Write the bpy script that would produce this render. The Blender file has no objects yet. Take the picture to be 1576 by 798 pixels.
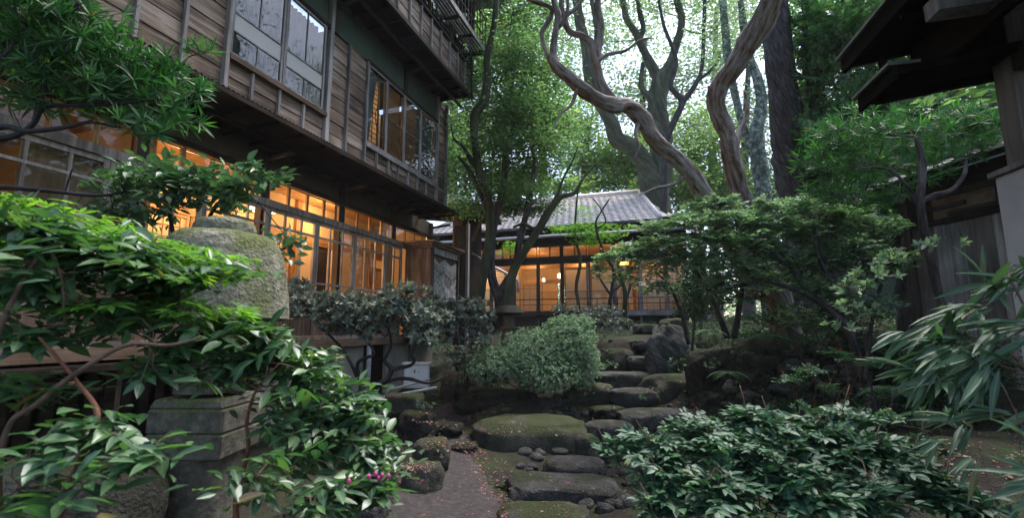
import bpy, bmesh, math, random
import numpy as np
from mathutils import Vector, Matrix, noise
from mathutils.bvhtree import BVHTree

random.seed(7)
rng = np.random.default_rng(11)
sc = bpy.context.scene
COL = sc.collection
R = math.radians

# ------------------------------------------------------------------ camera, sky, sun, exposure
EYE = Vector((0.0, 0.0, 1.6))
YAW, PIT, FPX = R(18.3), R(8.3), 728.0
cam = bpy.data.cameras.new('camera')
cam.sensor_width = 36.0
cam.lens = 36.0 * FPX / 1576.0
cam.clip_start, cam.clip_end = 0.05, 2000.0
cam.dof.use_dof = True
cam.dof.focus_distance = 6.0
cam.dof.aperture_fstop = 4.0
cam_o = bpy.data.objects.new('camera', cam)
cam_o.location = EYE
cam_o.rotation_euler = (math.pi / 2 + PIT, 0, YAW)
COL.objects.link(cam_o)
sc.camera = cam_o

world = bpy.data.worlds.new('World')
sc.world = world
world.use_nodes = True
wn, wl = world.node_tree.nodes, world.node_tree.links
wn.clear()
SUN_EL, SUN_AZ = R(66), R(30)      # azimuth measured clockwise from +Y
sky = wn.new('ShaderNodeTexSky')
sky.sky_type = 'NISHITA'
sky.sun_disc = False
sky.sun_elevation = SUN_EL
sky.sun_rotation = SUN_AZ
sky.dust_density = 3.0
hsv = wn.new('ShaderNodeHueSaturation')
hsv.inputs['Saturation'].default_value = 0.98
bg = wn.new('ShaderNodeBackground')
bg.inputs['Strength'].default_value = 0.15
wo = wn.new('ShaderNodeOutputWorld')
wl.new(sky.outputs[0], hsv.inputs['Color'])
wl.new(hsv.outputs[0], bg.inputs['Color'])
wl.new(bg.outputs[0], wo.inputs['Surface'])

sl = bpy.data.lights.new('sun', 'SUN')
sl.energy = 1.7
sl.angle = R(25)
sl.color = (1.0, 0.985, 0.96)
so = bpy.data.objects.new('sun', sl)
sd = Vector((math.sin(SUN_AZ) * math.cos(SUN_EL), math.cos(SUN_AZ) * math.cos(SUN_EL), math.sin(SUN_EL)))
so.rotation_euler = sd.to_track_quat('Z', 'Y').to_euler()
so.location = (0, 0, 40)
COL.objects.link(so)

sc.view_settings.view_transform = 'Standard'
sc.view_settings.look = 'None'
sc.view_settings.gamma = 1.0
sc.view_settings.exposure = 1.68
sc.render.engine = 'CYCLES'
sc.cycles.use_denoising = True
sc.cycles.max_bounces = 7
sc.cycles.transparent_max_bounces = 16
sc.cycles.sample_clamp_indirect = 4.0
sc.cycles.caustics_reflective = False
sc.cycles.caustics_refractive = False

# ------------------------------------------------------------------ surveying: pixel -> point of the place
_f = Vector((-math.sin(YAW) * math.cos(PIT), math.cos(YAW) * math.cos(PIT), math.sin(PIT)))
_r = Vector((math.cos(YAW), math.sin(YAW), 0))
_u = _r.cross(_f)


def ray(px, py):
    return _f + _r * ((px - 788) / FPX) - _u * ((py - 399) / FPX)


def at(px, py, d):
    return EYE + ray(px, py) * d


def onpl(px, py, ax, v):
    d = ray(px, py)
    return EYE + d * ((v - EYE[ax]) / d[ax])


# ------------------------------------------------------------------ object helpers
WO = {}


def thing(name, label, cat, loc=(0, 0, 0), group=None):
    o = bpy.data.objects.new(name, None)
    o.empty_display_size = 0.1
    COL.objects.link(o)
    o.location = loc
    WO[o] = Vector(loc)
    o['label'] = label
    o['category'] = cat
    if group:
        o['group'] = group
    return o


def link(name, me, mat, parent, c, kind=None, label=None):
    o = bpy.data.objects.new(name, me)
    COL.objects.link(o)
    if mat is not None and not me.materials:
        me.materials.append(mat)
    if parent is not None:
        o.parent = parent
        o.location = Vector(c) - WO[parent]
    else:
        o.location = c
    WO[o] = Vector(c)
    if kind:
        o['kind'] = kind
    if label:
        o['label'] = label
    return o


def npmesh(name, V, quads=None, tris=None, smooth=False):
    me = bpy.data.meshes.new(name)
    V = np.asarray(V, dtype=np.float32)
    nq = 0 if quads is None else len(quads)
    nt = 0 if tris is None else len(tris)
    me.vertices.add(len(V))
    me.vertices.foreach_set('co', V.ravel())
    me.loops.add(nq * 4 + nt * 3)
    li = []
    if nq:
        li.append(np.asarray(quads, dtype=np.int32).ravel())
    if nt:
        li.append(np.asarray(tris, dtype=np.int32).ravel())
    me.loops.foreach_set('vertex_index', np.concatenate(li))
    me.polygons.add(nq + nt)
    st = np.concatenate([np.arange(nq) * 4, nq * 4 + np.arange(nt) * 3]).astype(np.int32)
    me.polygons.foreach_set('loop_start', st)
    me.polygons.foreach_set('use_smooth', np.full(nq + nt, smooth, dtype=bool))
    me.update(calc_edges=True)
    return me


class MB:
    def __init__(s):
        s.v, s.f, s.at = [], [], []

    def pts(s, P, F):
        b = len(s.v)
        s.v += [tuple(p) for p in P]
        s.f += [tuple(b + i for i in f) for f in F]
        return s

    def hexa(s, P):       # 8 points: bottom ring 0-3 ccw from above, top ring 4-7
        a, b, d, e = Vector(P[0]), Vector(P[1]), Vector(P[3]), Vector(P[4])
        if (b - a).cross(d - a).dot(e - a) < 0:
            P = [P[0], P[3], P[2], P[1], P[4], P[7], P[6], P[5]]
        return s.pts(P, [(3, 2, 1, 0), (4, 5, 6, 7), (0, 1, 5, 4), (1, 2, 6, 5), (2, 3, 7, 6), (3, 0, 4, 7)])

    def box(s, a, b, T=None):
        x0, y0, z0 = min(a[0], b[0]), min(a[1], b[1]), min(a[2], b[2])
        x1, y1, z1 = max(a[0], b[0]), max(a[1], b[1]), max(a[2], b[2])
        P = [(x0, y0, z0), (x1, y0, z0), (x1, y1, z0), (x0, y1, z0), (x0, y0, z1), (x1, y0, z1), (x1, y1, z1), (x0, y1, z1)]
        if T:
            P = [T(*p) for p in P]
        return s.hexa(P)

    def bar(s, a, b, w, h, up=(0, 0, 1)):
        a, b = Vector(a), Vector(b)
        d = (b - a).normalized()
        up = Vector(up)
        if abs(d.dot(up)) > 0.98:
            up = Vector((1, 0, 0))
        r = d.cross(up).normalized()
        u = r.cross(d)
        P = []
        for zz in (-h / 2, h / 2):
            for (q, rr) in ((a, -w / 2), (a, w / 2), (b, w / 2), (b, -w / 2)):
                P.append(q + r * rr + u * zz)
        return s.hexa(P)

    def tube(s, P, rad, n=8, flute=0.0, tw=0.0, rough=0.0, cap=True, fl=3):
        P = [Vector(p) for p in P]
        m = len(P)
        t = (P[1] - P[0]).normalized()
        a = t.orthogonal().normalized()
        b0 = len(s.v)
        ln, tws = random.uniform(0, 50), (.9 if flute else .1)
        for i in range(m):
            ln += (P[i] - P[i - 1]).length if i else 0
            tt = (P[min(i + 1, m - 1)] - P[max(i - 1, 0)])
            if tt.length < 1e-9:
                tt = t
            tt.normalize()
            a = (a - tt * a.dot(tt))
            a = a.normalized() if a.length > 1e-6 else tt.orthogonal().normalized()
            bb = tt.cross(a)
            for k in range(n):
                th = 2 * math.pi * k / n
                r = rad[i] * (1 + flute * math.sin(fl * th + tw * i) + 0.5 * flute * math.sin(2 * th + 1.3 - tw * .6 * i))
                if rough:
                    r *= 1 + rough * noise.noise((P[i] + a * math.cos(th) + bb * math.sin(th)) * 3.1)
                s.v.append(tuple(P[i] + (a * math.cos(th) + bb * math.sin(th)) * r))
                s.at.append((rad[i] * math.cos(th + ln * tws), rad[i] * math.sin(th + ln * tws), ln * .22))
        for i in range(m - 1):
            for k in range(n):
                k2 = (k + 1) % n
                s.f.append((b0 + i * n + k, b0 + i * n + k2, b0 + (i + 1) * n + k2, b0 + (i + 1) * n + k))
        if cap:
            s.f.append(tuple(b0 + k for k in reversed(range(n))))
            s.f.append(tuple(b0 + (m - 1) * n + k for k in range(n)))
        return s

    def lathe(s, prof, c, n=24, sx=1.0, sy=1.0, rot=0.0):   # prof: (r, z)
        b0 = len(s.v)
        for (r, z) in prof:
            for k in range(n):
                th = 2 * math.pi * k / n + rot
                s.v.append((c[0] + r * sx * math.cos(th), c[1] + r * sy * math.sin(th), c[2] + z))
        for i in range(len(prof) - 1):
            for k in range(n):
                k2 = (k + 1) % n
                s.f.append((b0 + i * n + k, b0 + i * n + k2, b0 + (i + 1) * n + k2, b0 + (i + 1) * n + k))
        s.f.append(tuple(b0 + k for k in reversed(range(n))))
        s.f.append(tuple(b0 + (len(prof) - 1) * n + k for k in range(n)))
        return s

    def build(s, name, mat, parent=None, kind=None, label=None, smooth=False, tag=None, bevel=0.0):
        V = np.array(s.v, dtype=np.float64)
        c = (V.min(0) + V.max(0)) / 2
        me = bpy.data.meshes.new(name)
        me.from_pydata([tuple(p) for p in (V - c)], [], s.f)
        if smooth:
            me.polygons.foreach_set('use_smooth', [True] * len(me.polygons))
        me.update()
        if s.at and len(s.at) == len(s.v):
            ba = me.attributes.new('bark', 'FLOAT_VECTOR', 'POINT')
            ba.data.foreach_set('vector', np.array(s.at, dtype=np.float32).ravel())
        o = link(name, me, mat, parent, c, kind, label)
        if bevel:
            m = o.modifiers.new('edge', 'BEVEL')
            m.width = bevel
            m.segments = 1
        if tag:
            o['label'], o['category'] = tag[0], tag[1]
            if len(tag) > 2:
                o['group'] = tag[2]
        return o


def spline(P, step=None, sub=6):
    """Catmull-Rom through rows of floats."""
    P = np.array(P, dtype=float)
    Q = np.vstack([2 * P[0] - P[1], P, 2 * P[-1] - P[-2]])
    out = []
    for i in range(1, len(Q) - 2):
        for k in range(sub):
            t = k / sub
            p0, p1, p2, p3 = Q[i - 1], Q[i], Q[i + 1], Q[i + 2]
            out.append(0.5 * ((2 * p1) + (-p0 + p2) * t + (2 * p0 - 5 * p1 + 4 * p2 - p3) * t * t + (-p0 + 3 * p1 - 3 * p2 + p3) * t ** 3))
    out.append(P[-1])
    return np.array(out)


# ------------------------------------------------------------------ materials
def newmat(name):
    m = bpy.data.materials.new(name)
    m.use_nodes = True
    nt = m.node_tree
    nt.nodes.clear()
    return m, nt, nt.nodes, nt.links


def ramp(nodes, stops):
    r = nodes.new('ShaderNodeValToRGB')
    el = r.color_ramp.elements
    while len(el) > 1:
        el.remove(el[-1])
    el[0].position, el[0].color = stops[0][0], (*stops[0][1], 1)
    for p, c in stops[1:]:
        e = el.new(p)
        e.color = (*c, 1)
    return r


def wood(name, c0, c1, c2, axis=1, rough=0.75, fine=22.0, bump=0.35, spec=0.3):
    m, nt, N, L = newmat(name)
    geo = N.new('ShaderNodeNewGeometry')
    oi = N.new('ShaderNodeObjectInfo')
    add = N.new('ShaderNodeVectorMath')
    sc_ = N.new('ShaderNodeVectorMath')
    sc_.operation = 'SCALE'
    comb = N.new('ShaderNodeCombineXYZ')
    for k in range(3):
        L.new(oi.outputs['Random'], comb.inputs[k])
    L.new(comb.outputs[0], sc_.inputs[0])
    sc_.inputs['Scale'].default_value = 37.0
    L.new(geo.outputs['Position'], add.inputs[0])
    L.new(sc_.outputs[0], add.inputs[1])
    mp = N.new('ShaderNodeMapping')
    s = [fine] * 3
    s[axis] = fine * 0.07
    mp.inputs['Scale'].default_value = s
    L.new(add.outputs[0], mp.inputs[0])
    n1 = N.new('ShaderNodeTexNoise')
    n1.inputs['Scale'].default_value = 1.0
    n1.inputs['Detail'].default_value = 6.0
    n1.inputs['Roughness'].default_value = 0.62
    L.new(mp.outputs[0], n1.inputs['Vector'])
    n2 = N.new('ShaderNodeTexNoise')
    n2.inputs['Scale'].default_value = 1.7
    n2.inputs['Detail'].default_value = 4.0
    L.new(add.outputs[0], n2.inputs['Vector'])
    mx = N.new('ShaderNodeMath')
    mx.operation = 'MULTIPLY_ADD'
    L.new(n2.outputs[0], mx.inputs[0])
    mx.inputs[1].default_value = 0.7
    rr = N.new('ShaderNodeMath')
    rr.operation = 'MULTIPLY_ADD'
    L.new(oi.outputs['Random'], rr.inputs[0])
    rr.inputs[1].default_value = 0.22
    rr.inputs[2].default_value = -0.46
    L.new(rr.outputs[0], mx.inputs[2])
    sm = N.new('ShaderNodeMath')
    L.new(n1.outputs[0], sm.inputs[0])
    L.new(mx.outputs[0], sm.inputs[1])
    rp = ramp(N, [(0.28, c0), (0.5, c1), (0.75, c2)])
    L.new(sm.outputs[0], rp.inputs[0])
    b = N.new('ShaderNodeBsdfPrincipled')
    L.new(rp.outputs[0], b.inputs['Base Color'])
    b.inputs['Roughness'].default_value = rough
    b.inputs['Specular IOR Level'].default_value = spec
    bp = N.new('ShaderNodeBump')
    bp.inputs['Strength'].default_value = bump
    bp.inputs['Distance'].default_value = 0.01
    L.new(n1.outputs[0], bp.inputs['Height'])
    L.new(bp.outputs[0], b.inputs['Normal'])
    o = N.new('ShaderNodeOutputMaterial')
    L.new(b.outputs[0], o.inputs[0])
    return m


def mottled(name, stops, scale=6.0, detail=8.0, rough=0.9, bump=0.5, dist=0.02, moss=None, mossy=0.5, spec=0.25, stretch=None, streak=None, bark=False):
    m, nt, N, L = newmat(name)
    geo = N.new('ShaderNodeNewGeometry')
    src = geo.outputs['Position']
    if bark:
        at_ = N.new('ShaderNodeAttribute')
        at_.attribute_name = 'bark'
        src = at_.outputs['Vector']
    if stretch:
        mp = N.new('ShaderNodeMapping')
        mp.inputs['Scale'].default_value = stretch
        if streak:
            m0 = N.new('ShaderNodeMapping')
            m0.inputs['Rotation'].default_value = streak
            L.new(src, m0.inputs[0])
            src = m0.outputs[0]
        L.new(src, mp.inputs[0])
        src = mp.outputs[0]
    n1 = N.new('ShaderNodeTexNoise')
    n1.inputs['Scale'].default_value = scale
    n1.inputs['Detail'].default_value = detail
    n1.inputs['Roughness'].default_value = 0.65
    L.new(src, n1.inputs['Vector'])
    rp = ramp(N, stops)
    L.new(n1.outputs[0], rp.inputs[0])
    col = rp.outputs[0]
    hgt = n1.outputs[0]
    if moss:
        n2 = N.new('ShaderNodeTexNoise')
        n2.inputs['Scale'].default_value = 3.2
        n2.inputs['Detail'].default_value = 7.0
        L.new(geo.outputs['Position'], n2.inputs['Vector'])
        sp = N.new('ShaderNodeSeparateXYZ')
        L.new(geo.outputs['Normal'], sp.inputs[0])
        a = N.new('ShaderNodeMath')
        a.operation = 'MULTIPLY_ADD'
        L.new(sp.outputs['Z'], a.inputs[0])
        a.inputs[1].default_value = 0.28
        L.new(n2.outputs[0], a.inputs[2])
        mr = N.new('ShaderNodeMapRange')
        L.new(a.outputs[0], mr.inputs[0])
        t = 0.85 - 0.42 * mossy
        mr.inputs[1].default_value = t - 0.06
        mr.inputs[2].default_value = t + 0.08
        n3 = N.new('ShaderNodeTexNoise')
        n3.inputs['Scale'].default_value = 60.0
        n3.inputs['Detail'].default_value = 4.0
        L.new(geo.outputs['Position'], n3.inputs['Vector'])
        mrp = ramp(N, [(0.3, tuple(c * 0.45 for c in moss)), (0.55, moss), (0.75, tuple(c * 1.6 for c in moss))])
        L.new(n3.outputs[0], mrp.inputs[0])
        mc = N.new('ShaderNodeMixRGB')
        L.new(mr.outputs[0], mc.inputs[0])
        L.new(col, mc.inputs[1])
        L.new(mrp.outputs[0], mc.inputs[2])
        col = mc.outputs[0]
        ad = N.new('ShaderNodeMath')
        ad.operation = 'ADD'
        L.new(hgt, ad.inputs[0])
        L.new(n3.outputs[0], ad.inputs[1])
        hgt = ad.outputs[0]
    b = N.new('ShaderNodeBsdfPrincipled')
    L.new(col, b.inputs['Base Color'])
    b.inputs['Roughness'].default_value = rough
    b.inputs['Specular IOR Level'].default_value = spec
    bp = N.new('ShaderNodeBump')
    bp.inputs['Strength'].default_value = bump
    bp.inputs['Distance'].default_value = dist
    L.new(hgt, bp.inputs['Height'])
    L.new(bp.outputs[0], b.inputs['Normal'])
    o = N.new('ShaderNodeOutputMaterial')
    L.new(b.outputs[0], o.inputs[0])
    return m


def leafmat(name, c0, c1, c2, trans=0.35, tcol=None, rough=0.38, spec=0.5, odd=True):
    """per-leaf random colour; thin leaf: reflects and lets light through"""
    m, nt, N, L = newmat(name)
    geo = N.new('ShaderNodeNewGeometry')
    oi = N.new('ShaderNodeObjectInfo')
    ad = N.new('ShaderNodeMath')
    L.new(geo.outputs['Random Per Island'], ad.inputs[0])
    L.new(oi.outputs['Random'], ad.inputs[1])
    fr = N.new('ShaderNodeMath')
    fr.operation = 'FRACT'
    L.new(ad.outputs[0], fr.inputs[0])
    rp = ramp(N, [(0.0, c0), (0.45, c1), (0.93, c2), (0.985, (c2[0] * 1.5, c2[1] * 1.15, c2[2])), (0.993, (.16, .12, .035)), (1.0, (.11, .06, .03))] if odd else [(0.0, c0), (0.5, c1), (1.0, c2)])
    L.new(fr.outputs[0], rp.inputs[0])
    ra = N.new('ShaderNodeAttribute')
    ra.attribute_name = 'rib'
    rw = N.new('ShaderNodeMath')
    rw.operation = 'POWER'
    L.new(ra.outputs['Fac'], rw.inputs[0])
    rw.inputs[1].default_value = 7.0
    nz = N.new('ShaderNodeTexNoise')
    nz.inputs['Scale'].default_value = 38.0
    nz.inputs['Detail'].default_value = 3.0
    L.new(geo.outputs['Position'], nz.inputs['Vector'])
    dl = N.new('ShaderNodeMixRGB')
    dl.blend_type = 'MULTIPLY'
    dl.inputs[0].default_value = .55
    L.new(rp.outputs[0], dl.inputs[1])
    nr = ramp(N, [(0.3, (.55, .6, .55)), (0.62, (1.25, 1.2, 1.1))])
    L.new(nz.outputs[0], nr.inputs[0])
    L.new(nr.outputs[0], dl.inputs[2])
    rm = N.new('ShaderNodeMixRGB')
    L.new(rw.outputs[0], rm.inputs[0])
    L.new(dl.outputs[0], rm.inputs[1])
    rm.inputs[2].default_value = (min(1, c2[0] * 1.7 + .02), min(1, c2[1] * 1.4 + .03), c2[2] * 1.5, 1)
    b = N.new('ShaderNodeBsdfPrincipled')
    L.new(rm.outputs[0], b.inputs['Base Color'])
    b.inputs['Roughness'].default_value = rough
    b.inputs['Specular IOR Level'].default_value = spec
    t = N.new('ShaderNodeBsdfTranslucent')
    mm = N.new('ShaderNodeMixRGB')
    mm.blend_type = 'MULTIPLY'
    mm.inputs[0].default_value = 1.0
    L.new(rp.outputs[0], mm.inputs[1])
    tc = tcol or (2.2, 2.6, 0.9)
    mm.inputs[2].default_value = (*tc, 1)
    mm.use_clamp = False
    L.new(mm.outputs[0], t.inputs['Color'])
    mx = N.new('ShaderNodeMixShader')
    mx.inputs[0].default_value = trans
    L.new(b.outputs[0], mx.inputs[1])
    L.new(t.outputs[0], mx.inputs[2])
    o = N.new('ShaderNodeOutputMaterial')
    L.new(mx.outputs[0], o.inputs[0])
    return m


def plain(name, col, rough=0.6, metal=0.0, spec=0.4, var=0.25, scale=14.0):
    m, nt, N, L = newmat(name)
    geo = N.new('ShaderNodeNewGeometry')
    n1 = N.new('ShaderNodeTexNoise')
    n1.inputs['Scale'].default_value = scale
    n1.inputs['Detail'].default_value = 5.0
    L.new(geo.outputs['Position'], n1.inputs['Vector'])
    rp = ramp(N, [(0.3, tuple(c * (1 - var) for c in col)), (0.7, tuple(min(1, c * (1 + var)) for c in col))])
    L.new(n1.outputs[0], rp.inputs[0])
    b = N.new('ShaderNodeBsdfPrincipled')
    L.new(rp.outputs[0], b.inputs['Base Color'])
    b.inputs['Roughness'].default_value = rough
    b.inputs['Metallic'].default_value = metal
    b.inputs['Specular IOR Level'].default_value = spec
    o = N.new('ShaderNodeOutputMaterial')
    L.new(b.outputs[0], o.inputs[0])
    return m


def glassmat(name, tint=(0.9, 0.9, 0.88), wav=0.03, base=0.0):
    m, nt, N, L = newmat(name)
    geo = N.new('ShaderNodeNewGeometry')
    n1 = N.new('ShaderNodeTexNoise')
    n1.inputs['Scale'].default_value = 3.5
    L.new(geo.outputs['Position'], n1.inputs['Vector'])
    bp = N.new('ShaderNodeBump')
    bp.inputs['Strength'].default_value = wav
    bp.inputs['Distance'].default_value = 0.04
    L.new(n1.outputs[0], bp.inputs['Height'])
    t = N.new('ShaderNodeBsdfTransparent')
    t.inputs[0].default_value = (*tint, 1)
    g = N.new('ShaderNodeBsdfGlossy')
    g.inputs['Roughness'].default_value = 0.02
    L.new(bp.outputs[0], g.inputs['Normal'])
    f = N.new('ShaderNodeFresnel')
    f.inputs[0].default_value = 1.5
    a = N.new('ShaderNodeMath')
    a.operation = 'MULTIPLY_ADD'
    L.new(f.outputs[0], a.inputs[0])
    a.inputs[1].default_value = 1.0
    a.inputs[2].default_value = base
    mx = N.new('ShaderNodeMixShader')
    bf = N.new('ShaderNodeMath')
    bf.operation = 'SUBTRACT'
    bf.inputs[0].default_value = 1.0
    L.new(geo.outputs['Backfacing'], bf.inputs[1])
    ml = N.new('ShaderNodeMath')
    ml.operation = 'MULTIPLY'
    ml.use_clamp = True
    L.new(a.outputs[0], ml.inputs[0])
    L.new(bf.outputs[0], ml.inputs[1])
    L.new(ml.outputs[0], mx.inputs[0])
    L.new(t.outputs[0], mx.inputs[1])
    L.new(g.outputs[0], mx.inputs[2])
    o = N.new('ShaderNodeOutputMaterial')
    L.new(mx.outputs[0], o.inputs[0])
    return m


def glow(name, col, st):
    m, nt, N, L = newmat(name)
    e = N.new('ShaderNodeEmission')
    e.inputs[0].default_value = (*col, 1)
    e.inputs[1].default_value = st
    o = N.new('ShaderNodeOutputMaterial')
    L.new(e.outputs[0], o.inputs[0])
    return m


def paper(name, col, trans=0.45):
    m, nt, N, L = newmat(name)
    d = N.new('ShaderNodeBsdfDiffuse')
    d.inputs[0].default_value = (*col, 1)
    t = N.new('ShaderNodeBsdfTranslucent')
    t.inputs[0].default_value = (*col, 1)
    mx = N.new('ShaderNodeMixShader')
    mx.inputs[0].default_value = trans
    L.new(d.outputs[0], mx.inputs[1])
    L.new(t.outputs[0], mx.inputs[2])
    o = N.new('ShaderNodeOutputMaterial')
    L.new(mx.outputs[0], o.inputs[0])
    return m


M = {}
M['siding'] = wood('weathered_siding', (0.055, 0.035, 0.025), (0.175, 0.118, 0.083), (0.36, 0.285, 0.235), 1)
M['batten'] = wood('grey_batten', (0.09, 0.08, 0.078), (0.22, 0.20, 0.195), (0.38, 0.355, 0.35), 2)
M['darkwood'] = wood('dark_timber', (0.012, 0.009, 0.007), (0.026, 0.019, 0.015), (0.05, 0.038, 0.03), 1, rough=.9, spec=.1)
M['shadewood'] = wood('shade_black_timber', (0.004, 0.0033, 0.003), (0.008, 0.0065, 0.0055), (0.018, 0.014, 0.012), 1, rough=.95, spec=.04)  # near-black tone stands in for the deep shade under eaves and floor
M['greypost'] = wood('grey_brown_post', (0.035, 0.03, 0.027), (0.09, 0.075, 0.066), (0.17, 0.15, 0.14), 2)
M['darkpost'] = wood('dark_post_timber', (0.015, 0.012, 0.01), (0.04, 0.03, 0.024), (0.075, 0.06, 0.05), 2)
M['beam'] = wood('brown_beam', (0.05, 0.03, 0.018), (0.13, 0.08, 0.05), (0.24, 0.16, 0.11), 1)
M['frame'] = wood('window_frame_wood', (0.14, 0.11, 0.09), (0.29, 0.235, 0.20), (0.44, 0.37, 0.32), 2)
M['inwood'] = wood('honey_wood', (0.16, 0.08, 0.03), (0.30, 0.16, 0.065), (0.42, 0.25, 0.11), 2, rough=0.5)
M['inwoodh'] = wood('honey_wood_boards', (0.16, 0.08, 0.03), (0.30, 0.16, 0.065), (0.42, 0.25, 0.11), 1, rough=0.5)
M['cedar'] = wood('cedar_panel', (0.05, 0.03, 0.02), (0.12, 0.075, 0.05), (0.21, 0.14, 0.10), 2)
M['silverwood'] = wood('silvered_slats', (0.10, 0.095, 0.09), (0.30, 0.29, 0.28), (0.55, 0.53, 0.52), 2)
M['deck'] = wood('grey_deck_wood', (0.09, 0.08, 0.08), (0.19, 0.175, 0.175), (0.30, 0.285, 0.29), 2)
M['plaster'] = mottled('dark_earth_plaster', [(0.3, (0.06, 0.05, 0.035)), (0.7, (0.11, 0.092, 0.066))], 5, 8, 0.95, 0.15, 0.01)
M['green_plaster'] = mottled('green_plaster', [(0.3, (0.055, 0.08, 0.062)), (0.7, (0.085, 0.12, 0.092))], 4, 8, 0.9, 0.12, 0.01)
M['white_plaster'] = mottled('pale_plaster', [(0.3, (0.36, 0.36, 0.38)), (0.7, (0.47, 0.47, 0.49))], 4, 8, 0.85, 0.15, 0.006)
M['inner_wall'] = mottled('sand_plaster', [(0.3, (0.50, 0.36, 0.20)), (0.7, (0.62, 0.46, 0.27))], 5, 6, 0.9, 0.1, 0.01)
M['fusuma'] = paper('sliding_panel_paper', (0.66, 0.50, 0.32), 0.15)
M['shoji'] = paper('shoji_paper', (0.80, 0.70, 0.52), 0.5)
M['blind'] = wood('tan_blind_cloth', (0.20, 0.13, 0.08), (0.29, 0.19, 0.12), (0.38, 0.26, 0.17), 2, rough=0.9, bump=0.05)
M['curtain'] = mottled('grey_curtain', [(0.3, (0.10, 0.115, 0.125)), (0.7, (0.17, 0.185, 0.195))], 3, 5, 0.95, 0.1, 0.01)
M['frost'] = mottled('frosted_glass', [(0.3, (0.36, 0.355, 0.35)), (0.7, (0.46, 0.455, 0.44))], 90, 3, 0.5, 0.3, 0.003)
M['glass'] = glassmat('old_window_glass')
M['glass_up'] = glassmat('upper_window_glass', (0.8, 0.82, 0.84), 0.05, 0.06)
M['metal'] = plain('grey_sheet_metal', (0.17, 0.17, 0.18), 0.45, 0.5)
M['palemetal'] = plain('pale_sheet_metal', (0.38, 0.37, 0.40), 0.5, 0.3)
M['rusty'] = mottled('rusty_roof_sheet', [(0.3, (0.035, 0.03, 0.027)), (0.6, (0.09, 0.07, 0.06)), (0.8, (0.20, 0.18, 0.17))], 9, 8, 0.7, 0.3, 0.01)
M['tile'] = mottled('smoked_roof_tile', [(0.3, (0.44, 0.39, 0.365)), (0.7, (0.68, 0.61, 0.575))], 3.5, 8, 0.4, 0.15, 0.01, spec=.6)
M['darktile'] = mottled('dark_roof_tile', [(0.3, (0.05, 0.05, 0.055)), (0.7, (0.12, 0.12, 0.13))], 4, 8, 0.45, 0.2, 0.01, spec=0.5)
M['concrete'] = mottled('old_concrete', [(0.3, (0.15, 0.14, 0.12)), (0.7, (0.27, 0.255, 0.225))], 3, 9, 0.9, 0.3, 0.01)
M['pipe'] = plain('grey_pipe', (0.28, 0.29, 0.31), 0.45)
M['whitebox'] = plain('white_enamel', (0.62, 0.63, 0.65), 0.45, var=0.08)
M['ink'] = plain('black_print', (0.03, 0.03, 0.03), 0.6)
M['soil'] = mottled('garden_soil', [(0.25, (0.010, 0.008, 0.007)), (0.55, (0.026, 0.021, 0.018)), (0.8, (0.06, 0.048, 0.04))], 7, 12, 0.95, 0.8, 0.03, moss=(0.03, 0.042, 0.014), mossy=0.2)
M['path'] = mottled('packed_earth', [(0.25, (0.022, 0.018, 0.018)), (0.55, (0.05, 0.042, 0.043)), (0.8, (0.10, 0.085, 0.086))], 16, 12, 0.9, 0.6, 0.012)
M['rock'] = mottled('garden_rock', [(0.3, (0.032, 0.031, 0.031)), (0.55, (0.078, 0.076, 0.076)), (0.78, (0.19, 0.185, 0.18))], 9, 14, 0.8, 1.0, 0.05, moss=(0.035, 0.042, 0.02), mossy=0.16)
M['mossrock'] = mottled('mossy_rock', [(0.3, (0.03, 0.03, 0.024)), (0.6, (0.08, 0.075, 0.06)), (0.8, (0.15, 0.14, 0.12))], 8, 12, 0.9, 0.9, 0.03, moss=(0.040, 0.050, 0.018), mossy=0.42)
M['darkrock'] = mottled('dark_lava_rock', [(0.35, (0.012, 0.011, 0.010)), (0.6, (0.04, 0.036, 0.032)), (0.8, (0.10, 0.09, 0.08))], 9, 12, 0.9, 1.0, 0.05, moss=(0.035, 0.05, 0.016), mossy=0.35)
M['striped'] = mottled('striped_rock', [(0.38, (0.025, 0.027, 0.027)), (0.52, (0.07, 0.073, 0.076)), (0.66, (0.24, 0.25, 0.265))], 3.0, 12, 0.8, 0.8, 0.03, moss=(0.035, 0.05, 0.018), mossy=0.5, stretch=(1.0, 1.0, 3.6), streak=(0, R(-40), 0))
M['lantern'] = mottled('lichened_granite', [(0.28, (0.07, 0.07, 0.05)), (0.5, (0.18, 0.175, 0.125)), (0.7, (0.33, 0.31, 0.25))], 26, 12, 0.95, 0.9, 0.016, moss=(0.11, 0.125, 0.05), mossy=0.6)
M['lantern_low'] = mottled('granite', [(0.3, (0.045, 0.042, 0.033)), (0.55, (0.11, 0.10, 0.08)), (0.75, (0.20, 0.185, 0.15))], 22, 12, 0.92, 0.6, 0.008, moss=(0.10, 0.11, 0.045), mossy=0.3)
M['bark_myrtle'] = mottled('peeling_bark', [(0.32, (0.045, 0.028, 0.022)), (0.42, (0.13, 0.082, 0.065)), (0.49, (0.20, 0.165, 0.155)), (0.68, (0.36, 0.335, 0.34))], 20, 10, 0.75, 1.0, 0.04, bark=True)
M['bark_dark'] = mottled('dark_bark', [(0.34, (0.025, 0.022, 0.022)), (0.52, (0.08, 0.07, 0.072)), (0.7, (0.17, 0.155, 0.16))], 24, 10, 0.9, 1.0, 0.06, bark=True)
M['bark_moss'] = mottled('mossy_bark', [(0.32, (0.022, 0.025, 0.017)), (0.5, (0.055, 0.062, 0.038)), (0.7, (0.13, 0.135, 0.09))], 6, 10, 0.9, 0.8, 0.02, bark=True)
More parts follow.
